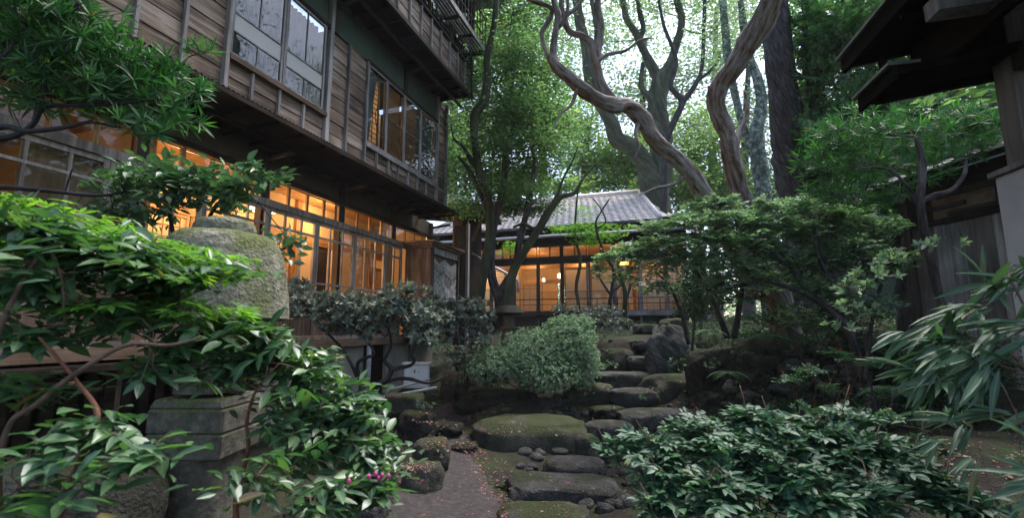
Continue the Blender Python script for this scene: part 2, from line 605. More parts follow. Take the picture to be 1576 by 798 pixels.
M['bark_lichen'] = mottled('lichened_bark', [(0.38, (0.06, 0.07, 0.055)), (0.5, (0.12, 0.145, 0.115)), (0.62, (0.34, 0.38, 0.33))], 9, 10, 0.9, 0.6, 0.02)
M['bark_black'] = mottled('black_wet_bark', [(0.3, (0.012, 0.010, 0.010)), (0.55, (0.035, 0.03, 0.032)), (0.75, (0.10, 0.09, 0.095))], 14, 9, 0.7, 0.8, 0.01, bark=True)
M['twig'] = mottled('brown_twig', [(0.3, (0.07, 0.04, 0.03)), (0.7, (0.17, 0.11, 0.08))], 30, 5, 0.8, 0.3, 0.002)
M['redtwig'] = mottled('russet_twig', [(0.3, (0.10, 0.035, 0.02)), (0.7, (0.22, 0.10, 0.06))], 30, 5, 0.7, 0.3, 0.002)
# leaves
M['lf_front'] = leafmat('front_shrub_leaf', (0.025, 0.07, 0.045), (0.045, 0.115, 0.062), (0.09, 0.185, 0.065), 0.28, (1.9, 2.2, 0.75), 0.42, 0.9)
M['lf_gloss'] = leafmat('glossy_dark_leaf', (0.018, 0.055, 0.036), (0.032, 0.09, 0.055), (0.055, 0.13, 0.07), 0.14, (2, 2.4, 0.9), 0.47, 0.38)
M['lf_bamboo'] = leafmat('bamboo_grass_leaf', (0.03, 0.07, 0.045), (0.055, 0.115, 0.075), (0.09, 0.17, 0.09), 0.22, (1.8, 2.2, 0.9), 0.5, 0.5)
M['lf_podo'] = leafmat('narrow_leaf', (0.012, 0.05, 0.025), (0.025, 0.09, 0.034), (0.06, 0.17, 0.05), 0.3, (1.8, 2.4, 0.8), 0.45)
M['lf_cam'] = leafmat('camellia_leaf', (0.035, 0.075, 0.065), (0.06, 0.13, 0.09), (0.095, 0.19, 0.10), 0.2, (2, 2.4, 0.9), 0.4)
M['lf_bright'] = leafmat('glossy_tree_leaf', (0.035, 0.09, 0.05), (0.06, 0.14, 0.07), (0.10, 0.20, 0.09), 0.35, (1.7, 2.1, 0.9), 0.35, 0.8)
M['lf_grey'] = leafmat('grey_green_leaf', (0.075, 0.10, 0.095), (0.13, 0.16, 0.145), (0.20, 0.235, 0.205), 0.15, (1.6, 1.8, 1.1), 0.45)
M['lf_azalea'] = leafmat('azalea_leaf', (0.08, 0.14, 0.11), (0.14, 0.22, 0.165), (0.24, 0.34, 0.27), 0.3, (1.6, 2.0, 1.0), 0.5)
M['lf_layer'] = leafmat('layered_shrub_leaf', (0.09, 0.15, 0.11), (0.16, 0.245, 0.18), (0.28, 0.37, 0.29), 0.35, (1.6, 2.0, 0.9), 0.5)  # leaf tone raised so the colour itself carries the pale sheen
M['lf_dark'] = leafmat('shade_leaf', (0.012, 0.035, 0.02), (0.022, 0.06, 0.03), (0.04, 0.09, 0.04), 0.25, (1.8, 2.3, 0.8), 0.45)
M['lf_tree'] = leafmat('tree_leaf', (0.035, 0.078, 0.048), (0.07, 0.135, 0.075), (0.12, 0.20, 0.10), 0.45, (1.7, 2.0, 0.9), 0.5)
M['lf_maple'] = leafmat('maple_leaf', (0.065, 0.155, 0.035), (0.10, 0.23, 0.045), (0.15, 0.31, 0.055), 0.48, (1.8, 2.0, 0.7), 0.5)
M['lf_lime'] = leafmat('sunny_leaf', (0.10, 0.19, 0.07), (0.16, 0.27, 0.09), (0.23, 0.35, 0.12), 0.5, (1.6, 1.7, 0.85), 0.55)
M['lf_pale'] = leafmat('high_canopy_leaf', (0.09, 0.15, 0.09), (0.14, 0.21, 0.125), (0.20, 0.28, 0.16), 0.5, (1.5, 1.65, 1.05), 0.55)  # leaf tone brightened to stand in for haze and bloom up high
M['lf_fern'] = leafmat('fern_leaf', (0.03, 0.10, 0.05), (0.05, 0.14, 0.07), (0.07, 0.18, 0.09), 0.35, (1.6, 2.0, 0.9), 0.5)
M['petal'] = leafmat('fallen_petal', (0.28, 0.05, 0.12), (0.20, 0.10, 0.07), (0.34, 0.25, 0.16), 0.1, (1, 1, 1), 0.7, odd=False)
M['bud'] = plain('pink_bud', (0.50, 0.06, 0.20), 0.5)

# ------------------------------------------------------------------ terrain
CP = []
for (px, d, z) in [(700, 2, 0), (700, 3, 0), (700, 4.2, 0), (700, 5.5, .04), (660, 6.5, .1), (700, 7.5, .15), (640, 8.5, .25), (560, 8.5, .25),
                   (450, 6, .2), (300, 4, .15), (100, 3, .1), (-300, 3, .1), (850, 4.3, -.16), (870, 5.5, -.14), (900, 6.5, -.04), (950, 7.2, .02),
                   (960, 8, .24), (960, 9, .48), (960, 10, .72), (970, 12, 1.4), (900, 13, 1.3), (820, 9.5, .85), (800, 8.2, .45), (800, 6.8, .0), (720, 9, .4),
                   (760, 12, .95), (850, 16, 1.55), (1000, 16, 1.7), (600, 14, 1.0), (1050, 9, .9), (1050, 7.2, .1), (1000, 5.5, .0),
                   (1000, 4, .05), (1100, 3, .1), (1300, 2.5, .2), (1500, 2.5, .4), (1450, 4, .7), (1550, 6, .9), (1150, 6.2, .5),
                   (1150, 7.6, 1.5), (1300, 7, 1.45), (1300, 9, 1.8), (1100, 10, 1.5), (1150, 12, 1.8), (1450, 10, 1.9), (1000, 25, 1.9),
                   (500, 25, 1.7), (1600, 20, 2.0), (788, 60, 2.0), (2500, 30, 2), (-900, 30, 1.5)]:
    p = at(px, 399, d)
    CP.append((p.x, p.y, z))
CP += [(0, -3, 0), (-5, -3, 0), (5, -3, .2), (0, -40, 0), (-40, -10, 0), (40, -10, .5), (-6, 6, .2), (-9, 12, .8)]
CP = np.array(CP)


def gz(x, y):
    x, y = np.asarray(x, float), np.asarray(y, float)
    d2 = (x[..., None] - CP[:, 0]) ** 2 + (y[..., None] - CP[:, 1]) ** 2
    w = 1 / (d2 + 0.15) ** 1.8
    return (w * CP[:, 2]).sum(-1) / w.sum(-1)


def gzf(x, y):
    return float(gz(np.array([x]), np.array([y]))[0])


xs = np.concatenate([-np.geomspace(400, 12, 14), np.linspace(-11.8, 11.8, 190), np.geomspace(12, 400, 14)])
ys = np.concatenate([-np.geomspace(300, 4, 10), np.linspace(-3.8, 26, 240), np.geomspace(27, 500, 14)])
GX, GY = np.meshgrid(xs, ys)
GZ = gz(GX, GY)
bump = np.array([[noise.noise(Vector((float(a) * 1.7, float(b) * 1.7, 3.3))) for a in xs] for b in ys])
bump2 = np.array([[noise.noise(Vector((float(a) * 5.1, float(b) * 5.1, 1.3))) for a in xs] for b in ys])
onpath = np.exp(-(((GX + 0.6) / 1.0) ** 2)) * (GY < 5)
GZ = GZ + (bump * 0.06 + bump2 * 0.025) * (1 - 0.85 * onpath)
nx, ny = len(xs), len(ys)
idx = np.arange(nx * ny).reshape(ny, nx)
Q = np.stack([idx[:-1, :-1], idx[:-1, 1:], idx[1:, 1:], idx[1:, :-1]], -1).reshape(-1, 4)
gV = np.stack([GX, GY, GZ], -1).reshape(-1, 3)
g_me = npmesh('ground', gV, quads=Q, smooth=True)
ground = link('ground', g_me, M['soil'], None, (0, 0, 0), 'structure')
BV_V = [tuple(p) for p in gV]
BV_F = [tuple(int(i) for i in q) for q in Q]
g_bvh = BVHTree.FromPolygons(BV_V, BV_F)


def gdown(x, y):
    h = g_bvh.ray_cast(Vector((x, y, 30)), Vector((0, 0, -1)))
    return h[0].z if h[0] else 0.0


# packed-earth path winding up between the stones
pc = spline([(*at(690, 399, d)[:2], w) for d, w in ((1.6, .9), (3.0, .82), (4.2, .66), (5.2, .50), (6.2, .34), (7.2, .30), (8.4, .35))], sub=14)
pv = []
for i, (x, y, w) in enumerate(pc):
    t = Vector((*(pc[min(i + 1, len(pc) - 1)][:2] - pc[max(i - 1, 0)][:2]), 0)).normalized()
    nrm = Vector((t.y, -t.x, 0))
    for k in range(17):
        s = (k / 8 - 1) * (w * (1 + .12 * noise.noise(Vector((x * 2, y * 2, k // 9)))))
        qx, qy = x + nrm.x * s, y + nrm.y * s
        pv.append((qx, qy, gdown(qx, qy) + 0.012 * (1 - (abs(k / 8 - 1)) ** 4) - 0.002))
pi = np.arange(len(pc) * 17).reshape(len(pc), 17)
pq = np.stack([pi[:-1, :-1], pi[:-1, 1:], pi[1:, 1:], pi[1:, :-1]], -1).reshape(-1, 4)
link('path', npmesh('path', pv, quads=pq, smooth=True), M['path'], None, (0, 0, 0), 'structure')

# ------------------------------------------------------------------ joinery helpers
def window(parent, T, u0, u1, z0, z1, n0, cols, rows, fw, mfr, mgl, mw=0.022, name='window', skip=(), th=0.035, panes=None):
    """a sash: the frame is the part, its panes and muntins are sub-parts"""
    f = MB()
    f.box((u0, n0, z0), (u0 + fw, n0 + th, z1), T).box((u1 - fw, n0, z0), (u1, n0 + th, z1), T)
    f.box((u0 + fw, n0 + .001, z0), (u1 - fw, n0 + th - .001, z0 + fw), T).box((u0 + fw, n0 + .001, z1 - fw), (u1 - fw, n0 + th - .001, z1), T)
    w = f.build(name, mfr, parent)
    us = [u0 + fw] + list(cols) + [u1 - fw]
    zs = [z0 + fw] + list(rows) + [z1 - fw]
    for r in rows:
        MB().box((u0 + fw, n0 + .003, r - mw / 2), (u1 - fw, n0 + th - .003, r + mw / 2), T).build('rail', mfr, w)
    for c in cols:
        for j in range(len(zs) - 1):
            if j in skip:
                continue
            MB().box((c - mw / 2, n0 + .006, zs[j] + (mw / 2 if j else 0)), (c + mw / 2, n0 + th - .006, zs[j + 1] - (mw / 2 if j < len(zs) - 2 else 0)), T).build('muntin', mfr, w)
    for j in range(len(zs) - 1):
        uu = [us[0], us[-1]] if j in skip else us
        for i in range(len(uu) - 1):
            mt = mgl
            if panes and panes.get(j):
                mt = M[panes[j]]
            MB().box((uu[i], n0 + th / 2 - .002, zs[j]), (uu[i + 1], n0 + th / 2 + .002, zs[j + 1]), T).build('pane', mt, w)
    return w


def shoji(parent, T, u0, u1, z0, z1, n0, nu, nz, skirt=0.0, name='paper_screen', mp=None, mfr=None):
    mfr = mfr or M['inwood']
    f = MB()
    w_ = .035
    f.box((u0, n0, z0), (u0 + w_, n0 + .03, z1), T).box((u1 - w_, n0, z0), (u1, n0 + .03, z1), T)
    f.box((u0 + w_, n0 + .001, z0), (u1 - w_, n0 + .029, z0 + .05 + skirt), T).box((u0 + w_, n0 + .001, z1 - .045), (u1 - w_, n0 + .029, z1), T)
    w = f.build(name, mfr, parent)
    MB().box((u0 + w_, n0 + .004, z0 + .05 + skirt), (u1 - w_, n0 + .008, z1 - .045), T).build('paper', mp or M['shoji'], w)
    if nu + nz:
        l = MB()
        for i in range(1, nu):
            u = u0 + (u1 - u0) * i / nu
            l.box((u - .006, n0 + .009, z0 + .05), (u + .006, n0 + .02, z1 - .04), T)
        for j in range(1, nz):
            z = z0 + skirt + .05 + (z1 - z0 - skirt - .05) * j / nz
            l.box((u0 + .03, n0 + .0085, z - .006), (u1 - .03, n0 + .0195, z + .006), T)
        l.build('lattice', mfr, w)
    return w


def board(parent, T, u0, u1, z0, z1, n0, mat, lap=0.012, th=0.014, name='board'):
    j = random.uniform(-.002, .002)
    b = MB()
    P = [(u0, n0, z0), (u1, n0, z0), (u1, n0 + th + lap + j, z0), (u0, n0 + th + lap + j, z0),
         (u0, n0, z1), (u1, n0, z1), (u1, n0 + th + j, z1 + .0), (u0, n0 + th + j, z1)]
    b.hexa([T(*p) for p in P])
    return b.build(name, mat, parent)


def area(name, loc, rot, sx, sy, en, col=(1, .62, .30)):
    l = bpy.data.lights.new(name, 'AREA')
    l.shape, l.size, l.size_y, l.energy, l.color = 'RECTANGLE', sx, sy, en, col
    o = bpy.data.objects.new(name, l)
    o.location, o.rotation_euler = loc, rot
    COL.objects.link(o)


WARM = (1.0, 0.60, 0.29)


def bulb(name, loc, en, rad=0.08, col=WARM):
    l = bpy.data.lights.new(name, 'POINT')
    l.energy, l.color, l.shadow_soft_size = en * .33, col, rad
    o = bpy.data.objects.new(name, l)
    o.location = loc
    COL.objects.link(o)


M['lampglass'] = glow('lamp_globe_glow', (1.0, 0.68, 0.36), 3.0)

# ------------------------------------------------------------------ the three-storey wooden house on the left
H = thing('wooden_house', 'tall weathered wooden inn with lit ground floor windows and overhanging upper storeys on the left', 'house', (-6.5, 5.0, 0.2))


def TL(x):
    return lambda u, n, z: (x + n, u, z)


T1, T2, T3 = TL(-5.3), TL(-4.6), TL(-3.9)
YE = 9.2
# ground floor posts, beams and plaster
posts1 = [0.1, 1.75, 3.4, 5.05, 6.7, 8.35, 10.0]
for y in posts1:
    MB().box((y - .06, -.14, .1), (y + .06, -.03, 4.10), T1).build('post', M['darkpost'], H)
MB().box((-.5, -.028, 3.29), (10.2, .06, 3.385), T1).build('lintel_beam', M['frame'], H)
MB().box((-.5, -.028, 3.705), (10.2, .03, 3.775), T1).build('head_beam', M['darkwood'], H)
MB().box((-.5, -.06, 1.29), (10.25, .08, 1.41), T1).build('sill_beam', M['beam'], H)
MB().box((-.5, -.05, 1.412), (10.2, .05, 1.47), T1).build('sill_track', M['frame'], H)
for a, b in zip(posts1[:-1], posts1[1:]):
    MB().box((a + .06, -.12, 3.776), (b - .06, -.07, 4.12), T1).build('plaster_panel', M['plaster'], H)
    n = 4
    for k in range(n):
        u0 = a + .06 + (b - a - .12) * k / n
        u1 = a + .06 + (b - a - .12) * (k + 1) / n
        window(H, T1, u0 + .002, u1 - .002, 3.387, 3.703, -.065, [], [], .022, M['inwood'], M['glass'], name='transom_window', th=.03)
bnd = [-.75, .2, 1.15, 2.1, 3.08, 4.1, 5.08, 6.06, 7.03, 8.0, 8.62]
for i, (a, b) in enumerate(zip(bnd[:-1], bnd[1:])):
    nn = 0.0 if i % 2 else .0
    w = window(H, T1, a + .003, b - .003, 2.12, 3.288, -.02 + .0 * nn, [a + (b - a) / 3, a + 2 * (b - a) / 3] if i != 9 else [a + (b - a) / 2], [2.30, 3.04],
               .052, M['frame'], M['glass'], .03, name='sliding_window', th=.04)
    for k in range(5):
        u0 = a + (b - a) * k / 5
        MB().box((u0 + .003, -.01 - .004 * (k % 2), 1.475), (a + (b - a) * (k + 1) / 5 - .003, .012, 2.118), T1).build('panel_board', M['cedar'], H)
    MB().box((a, .0125, 1.78), (b - .004, .032, 1.81), T1).build('panel_rail', M['frame'], H)
# foundation: concrete panels, dark vents, slatted skirt further left
for k, (a, b) in enumerate([(5.12, 6.0), (6.1, 6.72), (6.8, 7.45), (8.15, 9.0), (9.1, 10.1)]):
    MB().box((a, -.05, .0), (b, .0 + .01 * (k % 2), 1.285), T1).build('foundation_panel', M['concrete'], H)
MB().box((7.5, -.35, .0), (8.1, -.30, 1.28), T1).build('recess_board', M['darkwood'], H)
for k in range(34):
    y = -.5 + k * .165
    MB().box((y, -.04, .05), (y + .10, -.015, 1.285), T1).build('skirt_slat', M['shadewood'], H)
MB().box((-.5, .2, 1.22), (5.2, .5, 1.27), T1).build('side_bench_board', M['darkwood'], H)
MB().box((-.6, -.75, -.3), (10.2, -.70, 1.28), T1).build('underfloor_light_stop', M['darkwood'], H)  # dark sheet added behind the slats to stop light leaking under the floor
MB().box((-.55, -3.3, -.3), (-.5, -.1, 9.0), T1).build('end_wall', M['darkwood'], H)
MB().box((-.5, -3.3, -.3), (10.2, -3.25, 9.0), T1).build('back_wall', M['darkwood'], H)
# downpipe on the foundation
pp = onpl(568, 545, 0, -5.2)
MB().tube([(-5.2, pp.y, .15), (-5.2, pp.y, 1.28)], [.045] * 2, 12).build('downpipe', M['pipe'], H, smooth=True)
# soffit under the first overhang
MB().box((-.5, .0, 4.125), (YE + .15, .9, 4.15), T1).build('soffit', M['shadewood'], H)
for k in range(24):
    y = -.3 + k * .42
    MB().box((y, -.06, 4.07), (y + .035, .86, 4.124), T1).build('soffit_joist', M['shadewood'], H)
MB().box((-.5, .42, 4.02), (YE + .3, .47, 4.068), T1).build('soffit_beam', M['shadewood'], H)
for y in posts1[1:]:
    MB().bar((-5.4, y, 3.98), (-4.86, y, 4.03), .04, .05).build('bracket', M['darkpost'], H)
# corrugated lip
cv, cf = [], []
nseg = int((YE + .35 + .5) / .0125)
for i in range(nseg + 1):
    y = -.5 + i * .0125
    for (x, z) in ((-4.63, 4.235), (-4.40, 4.165)):
        zz = z + .009 * math.sin(2 * math.pi * i / 5)
        cv += [(x, y, zz), (x, y, zz - .004)]
for i in range(nseg):
    b = i * 4
    cf += [(b, b + 2, b + 6, b + 4), (b + 1, b + 5, b + 7, b + 3), (b + 2, b + 3, b + 7, b + 6), (b, b + 4, b + 5, b + 1)]
MB().pts(cv, cf).build('corrugated_lip', M['rusty'], H)
MB().box((-.5, .18, 4.10), (YE + .3, .2, 4.15), T2).build('lip_fascia', M['darkwood'], H)
# second storey
z2a, z2b = 4.23, 6.0
PST = [(5.30, .075), (8.72, .05), (9.16, .06)]
MB().box((-.5, -.16, 4.16), (YE, -.02, 6.62), T2).build('wall_core', M['darkwood'], H, label=None) if False else None
for (y, w_) in PST:
    MB().box((y - w_ / 2, -.05, 4.21), (y + w_ / 2, .05, 6.6), T2).build('post', M['batten'], H)
for y in (5.42, 7.42, 3.55):
    MB().box((y - .05, -.06, 6.01), (y + .05, .03, 6.6), T2).build('post', M['darkpost'], H)


def siding(T, u0, u1, z0, z1, dz, n0=-.02, mat='siding'):
    z = z0
    while z < z1 - .02:
        zt = min(z + dz, z1)
        board(H, T, u0 + .002, u1 - .002, z + .002, zt - .002, n0, M[mat])
        z = zt


bat_left = [1.3, 1.8, 2.27, 2.72, 3.17, 3.64]
siding(T2, -.5, 1.3, z2a, 7.0, .235)
for a, b in zip(bat_left[:-1], bat_left[1:]):
    siding(T2, a, b, z2a, 7.0, .235)
for y in bat_left[:-1]:
    MB().box((y - .017, .004, z2a - .01), (y + .017, .045, 7.0), T2).build('batten', M['batten'], H)
MB().box((3.625, -.03, z2a - .01), (3.675, .06, 6.6), T2).build('post', M['batten'], H)
# left pair of tall windows
siding(T2, 3.68, 4.45, z2a, 4.6, .19)
siding(T2, 4.45, 5.26, z2a, 4.6, .19)
for y in (4.02, 4.43, 4.85):
    MB().box((y - .015, .004, z2a - .01), (y + .015, .04, 4.6), T2).build('batten', M['batten'], H)
MB().box((3.677, -.03, 4.602), (5.26, .07, 4.665), T2).build('window_sill', M['beam'], H)
for (a, b) in ((3.68, 4.44), (4.46, 5.2)):
    window(H, T2, a, b, 4.668, 5.98, -.0, [(a + b) / 2], [4.97, 5.2], .035, M['batten'], M['glass_up'], .014, name='sliding_window', skip=(1,), panes={1: 'frost'})
MB().box((4.441, -.01, 4.668), (4.459, .045, 5.98), T2).build('mullion', M['batten'], H)
MB().box((3.677, -.03, 5.985), (5.26, .05, 6.04), T2).build('window_head', M['darkwood'], H)
# folded grey curtains behind them
for (a, b) in ((3.70, 4.42), (4.48, 5.18)):
    nw = 60
    V, F = [], []
    for i in range(nw + 1):
        u = a + (b - a) * i / nw
        n = -.12 + .018 * math.sin(i * .9) + .01 * math.sin(i * 2.3)
        V += [(-4.6 + n, u, 4.68), (-4.6 + n, u, 5.98), (-4.6 + n - .004, u, 4.68), (-4.6 + n - .004, u, 5.98)]
    for i in range(nw):
        q = i * 4
        F += [(q, q + 4, q + 5, q + 1), (q + 2, q + 3, q + 7, q + 6)]
    MB().pts(V, F).build('curtain', M['curtain'], H, smooth=True)
MB().box((3.6, -.32, 4.3), (5.25, -.3, 6.1), T2).build('inner_board', M['darkwood'], H)
# boarded bay
for a, b in ((5.34, 5.73), (5.73, 6.2)):
    siding(T2, a, b, z2a, 6.0, .2)
for y in (5.73, 6.2):
    MB().box((y - .018, .004, z2a - .01), (y + .018, .05, 6.0), T2).build('batten', M['batten'], H)
# right run of windows
for a, b in ((6.22, 7.05), (7.05, 7.9), (7.9, 8.7)):
    siding(T2, a, b, z2a, 4.56, .17)
yy = [6.55, 6.9, 7.22, 7.57, 7.92, 8.28]
for y in yy:
    MB().box((y - .013, .004, z2a - .01), (y + .013, .045, 4.53), T2).build('batten', M['batten'], H)
MB().box((6.22, .03, 4.53), (8.69, .06, 4.56), T2).build('low_rail', M['batten'], H)
MB().box((6.22, -.03, 4.562), (8.69, .055, 4.61), T2).build('window_sill', M['batten'], H)
sb = [6.22, 6.79, 7.38, 8.0, 8.69]
for i, (a, b) in enumerate(zip(sb[:-1], sb[1:])):
    window(H, T2, a + .004, b - .004, 4.615, 5.975, .0, [], [5.28] if i else [], .028, M['batten'], M['glass_up'], .012, name='sliding_window')
for a, b, mt in ((6.80, 7.37, 'blind'), (7.39, 7.99, 'blind')):
    f = MB()
    for k in range(54):
        z = 4.63 + k * .025
        f.box((a + .02, -.075, z), (b - .02, -.07, z + .018), T2)
    f.build('reed_blind', M['inwoodh'], H)
MB().box((8.02, -.10, 4.63), (8.66, -.095, 5.97), T2).build('grey_screen', M['curtain'], H)
# first sash: lit paper screen behind a slanted grey curtain, and a bentwood ring
shoji(H, T2, 6.26, 6.78, 4.63, 5.95, -.15, 3, 14)
MB().hexa([T2(*p) for p in [(6.24, -.08, 4.63), (6.42, -.08, 4.63), (6.42, -.07, 4.63), (6.24, -.07, 4.63), (6.24, -.08, 5.95), (6.60, -.08, 5.95), (6.60, -.07, 5.95), (6.24, -.07, 5.95)]]).build('curtain', M['curtain'], H)
rg = MB()
ring = [T2(6.77 - .20 * math.sin(t), -.05, 5.22 + .26 * math.cos(t)) for t in np.linspace(0, math.pi, 14)]
rg.tube(ring, [.006] * 14, 6).build('bentwood_ring', M['darkwood'], H, smooth=True)
bulb('upper_room_lamp', (-5.3, 6.85, 5.3), 42, .15)
MB().box((6.1, -1.6, 4.2), (8.9, -1.55, 6.5), T2).build('inner_wall', M['inner_wall'], H)
MB().box((5.9, -1.6, 4.2), (5.95, -.1, 6.5), T2).build('inner_wall', M['inner_wall'], H)
MB().box((6.2, -.03, 5.98), (8.72, .05, 6.03), T2).build('window_head', M['darkwood'], H)
siding(T2, 8.745, 9.13, z2a, 6.6, .2)
# end wall boards, turned to the back garden
TE = lambda u, n, z: (u, YE + n, z)
z = z2a
while z < 6.55:
    board(H, TE, -7.6, -4.62, z, z + .2, -.01, M['siding'])
    z += .203
for a, b in ((-.5, 3.5), (3.6, 5.37), (5.47, 7.37), (7.47, 8.70)):
    MB().box((a, -.05, 6.045 if a > 3.5 else 7.0), (b, -.01, 6.6 if a > 3.5 else 7.01), T2).build('plaster_panel', M['green_plaster'], H)
# floor slab between storeys keeps the light in
MB().box((-.5, -3.0, 4.17), (YE - .05, -.07, 4.20), T2).build('floor_boards', M['darkwood'], H)
# third storey overhang
MB().box((-.5, .0, 6.605), (8.95, .70, 6.63), T2).build('soffit', M['shadewood'], H)
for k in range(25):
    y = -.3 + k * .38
    MB().box((y, .0, 6.55), (y + .03, .68, 6.603), T2).build('soffit_joist', M['shadewood'], H)
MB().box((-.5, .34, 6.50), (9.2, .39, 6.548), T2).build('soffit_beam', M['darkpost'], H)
for y in (1.4, 3.5, 5.42, 7.42):
    MB().bar((-4.62, y, 6.42), (-4.22, y, 6.53), .045, .05).build('bracket', M['darkpost'], H)
MB().box((-.5, -.03, 6.56), (8.98, .03, 6.63), T3).build('edge_beam', M['darkpost'], H)
MB().box((3.2, .60, 6.44), (9.35, .86, 6.47), T2).build('drip_roof', M['rusty'], H) if False else None
ys3 = [8.93 - .375 * k for k in range(24)]
for k in range(0, 22):
    siding(T3, ys3[k + 1], ys3[k], 6.635, 7.2, .19, mat='siding')
for y in ys3:
    MB().box((y - .014, .004, 6.633), (y + .014, .045, 7.2), T3).build('batten', M['batten'], H)
MB().box((-.5, -.03, 7.203), (8.98, .06, 7.245), T3).build('window_sill', M['darkpost'], H)
for k in range(9):
    a = 8.9 - k * .95
    window(H, T3, a - .94, a, 7.25, 8.5, -.02, [a - .47], [7.9], .035, M['darkpost'], M['glass_up'], .015, name='sliding_window')
MB().box((-.5, -.4, 7.2), (8.9, -.38, 8.6), T3).build('inner_board', M['darkwood'], H)
MB().box((8.9, -.06, 6.63), (8.97, .04, 9.0), T3).build('post', M['darkpost'], H)
MB().box((-.5, -3.5, 9.0), (9.4, .8, 9.1), T3).build('roof', M['darktile'], H)  # unseen box added above the frame to shade the storeys below
MB().box((8.905, -3.4, 6.64), (8.93, -.07, 9.0), T3).build('end_wall', M['darkwood'], H)
# drying balcony with spaced slats and thin railing
for k in range(5):
    n = .05 + k * .062
    MB().box((1.0, n, 7.555), (8.86, n + .032, 7.58), T3).build('balcony_slat', M['batten'], H)
for k in range(12):
    y = 8.80 - k * .62
    MB().box((y - .02, .02, 7.50), (y + .02, .37, 7.553), T3).build('balcony_joist', M['darkpost'], H)
MB().box((1.0, .345, 7.50), (8.86, .375, 7.60), T3).build('balcony_edge', M['batten'], H)
MB().box((8.862, .02, 7.50), (8.885, .375, 7.60), T3).build('balcony_edge', M['darkpost'], H)
for z in (7.85, 8.3):
    MB().box((1.0, .348, z), (8.88, .37, z + .022), T3).build('hand_rail', M['darkpost'], H)
    MB().box((8.862, .02, z), (8.88, .346, z + .022), T3).build('hand_rail', M['darkpost'], H)
for k in range(36):
    y = 8.86 - k * .155
    big = k % 6 == 0
    MB().box((y - (.018 if big else .007), .35, 7.602), (y + (.018 if big else .007), .366, 8.3), T3).build('baluster', M['darkpost'], H)
# ground-floor interior
MB().box((-.5, -3.2, 1.36), (10.2, -.07, 1.42), T1).build('floor', M['inwoodh'], H)
MB().box((-.5, -3.2, 3.98), (10.2, -.15, 4.02), T1).build('ceiling', M['inwoodh'], H)
MB().box((-.5, -3.2, 1.42), (10.2, -3.15, 3.98), T1).build('inner_wall', M['inner_wall'], H)
MB().box((9.9, -3.14, 1.42), (9.95, -.16, 3.975), T1).build('inner_wall', M['inner_wall'], H)
MB().box((3.58, -3.14, 1.42), (3.62, -.16, 3.975), T1).build('partition', M['inner_wall'], H)
MB().box((-.5, -.13, 1.5), (2.32, -.125, 3.27), T1).build('cloth_blind', M['blind'], H)
MB().box((2.45, -.13, 1.5), (3.33, -.125, 3.27), T1).build('cloth_blind', M['blind'], H)
MB().box((2.5, -.15, 1.5), (2.62, -.135, 3.27), T1).build('blind_edge', M['darkwood'], H)
for k in range(9):
    MB().box((.6, -.28, 2.3 + k * .09), (2.2, -.27, 2.378 + k * .09), T1).build('screen_slat', M['inwoodh'], H)
MB().box((3.45, -.13, 3.0), (3.52, -.10, 3.1), T1).build('latch_block', M['darkwood'], H)
for k in range(5):
    a = 3.66 + k * .62
    if k in (1, 3):
        shoji(H, T1, a, a + .6, 1.45, 3.2, -1.25, 5, 9)
    else:
        shoji(H, T1, a, a + .6, 1.45, 3.2, -1.25 + .02 * (k % 2), 0, 0, mp=M['fusuma'])
MB().box((3.62, -1.3, 3.2), (9.9, -1.2, 3.34), T1).build('inner_lintel', M['inwoodh'], H)
for y in (5.5, 6.9, 8.0, 9.2):
    MB().box((y, -1.31, 1.42), (y + .12, -1.19, 3.97), T1).build('inner_post', M['inwood'], H)
MB().box((3.62, -1.26, 3.345), (9.9, -1.24, 3.97), T1).build('inner_wall', M['inner_wall'], H)
shoji(H, T1, 6.95, 7.45, 1.45, 3.2, -1.24, 0, 0, mp=M['fusuma'])
for k in range(12):
    MB().box((6.8, -2.2, 1.5 + .14 * k), (8.0, -2.19, 1.52 + .14 * k), T1).build('lattice_bar', M['inwoodh'], H)
MB().box((7.55, -1.27, 1.45), (7.95, -1.25, 3.2), T1).build('dark_door', M['darkwood'], H)
MB().box((8.14, -1.27, 1.45), (9.18, -1.22, 3.2), T1).build('inner_wall', M['inner_wall'], H)
fm = MB()
fm.box((9.32, -1.27, 1.45), (9.36, -1.23, 3.0), T1).box((9.84, -1.27, 1.45), (9.88, -1.23, 3.0), T1).box((9.36, -1.268, 2.94), (9.84, -1.232, 3.0), T1)
ld = fm.build('lattice_door', M['inwood'], H)
for k in range(9):
    u = 9.40 + k * .05
    MB().box((u, -1.26, 1.47), (u + .02, -1.24, 2.94), T1).build('slat', M['inwood'], ld)

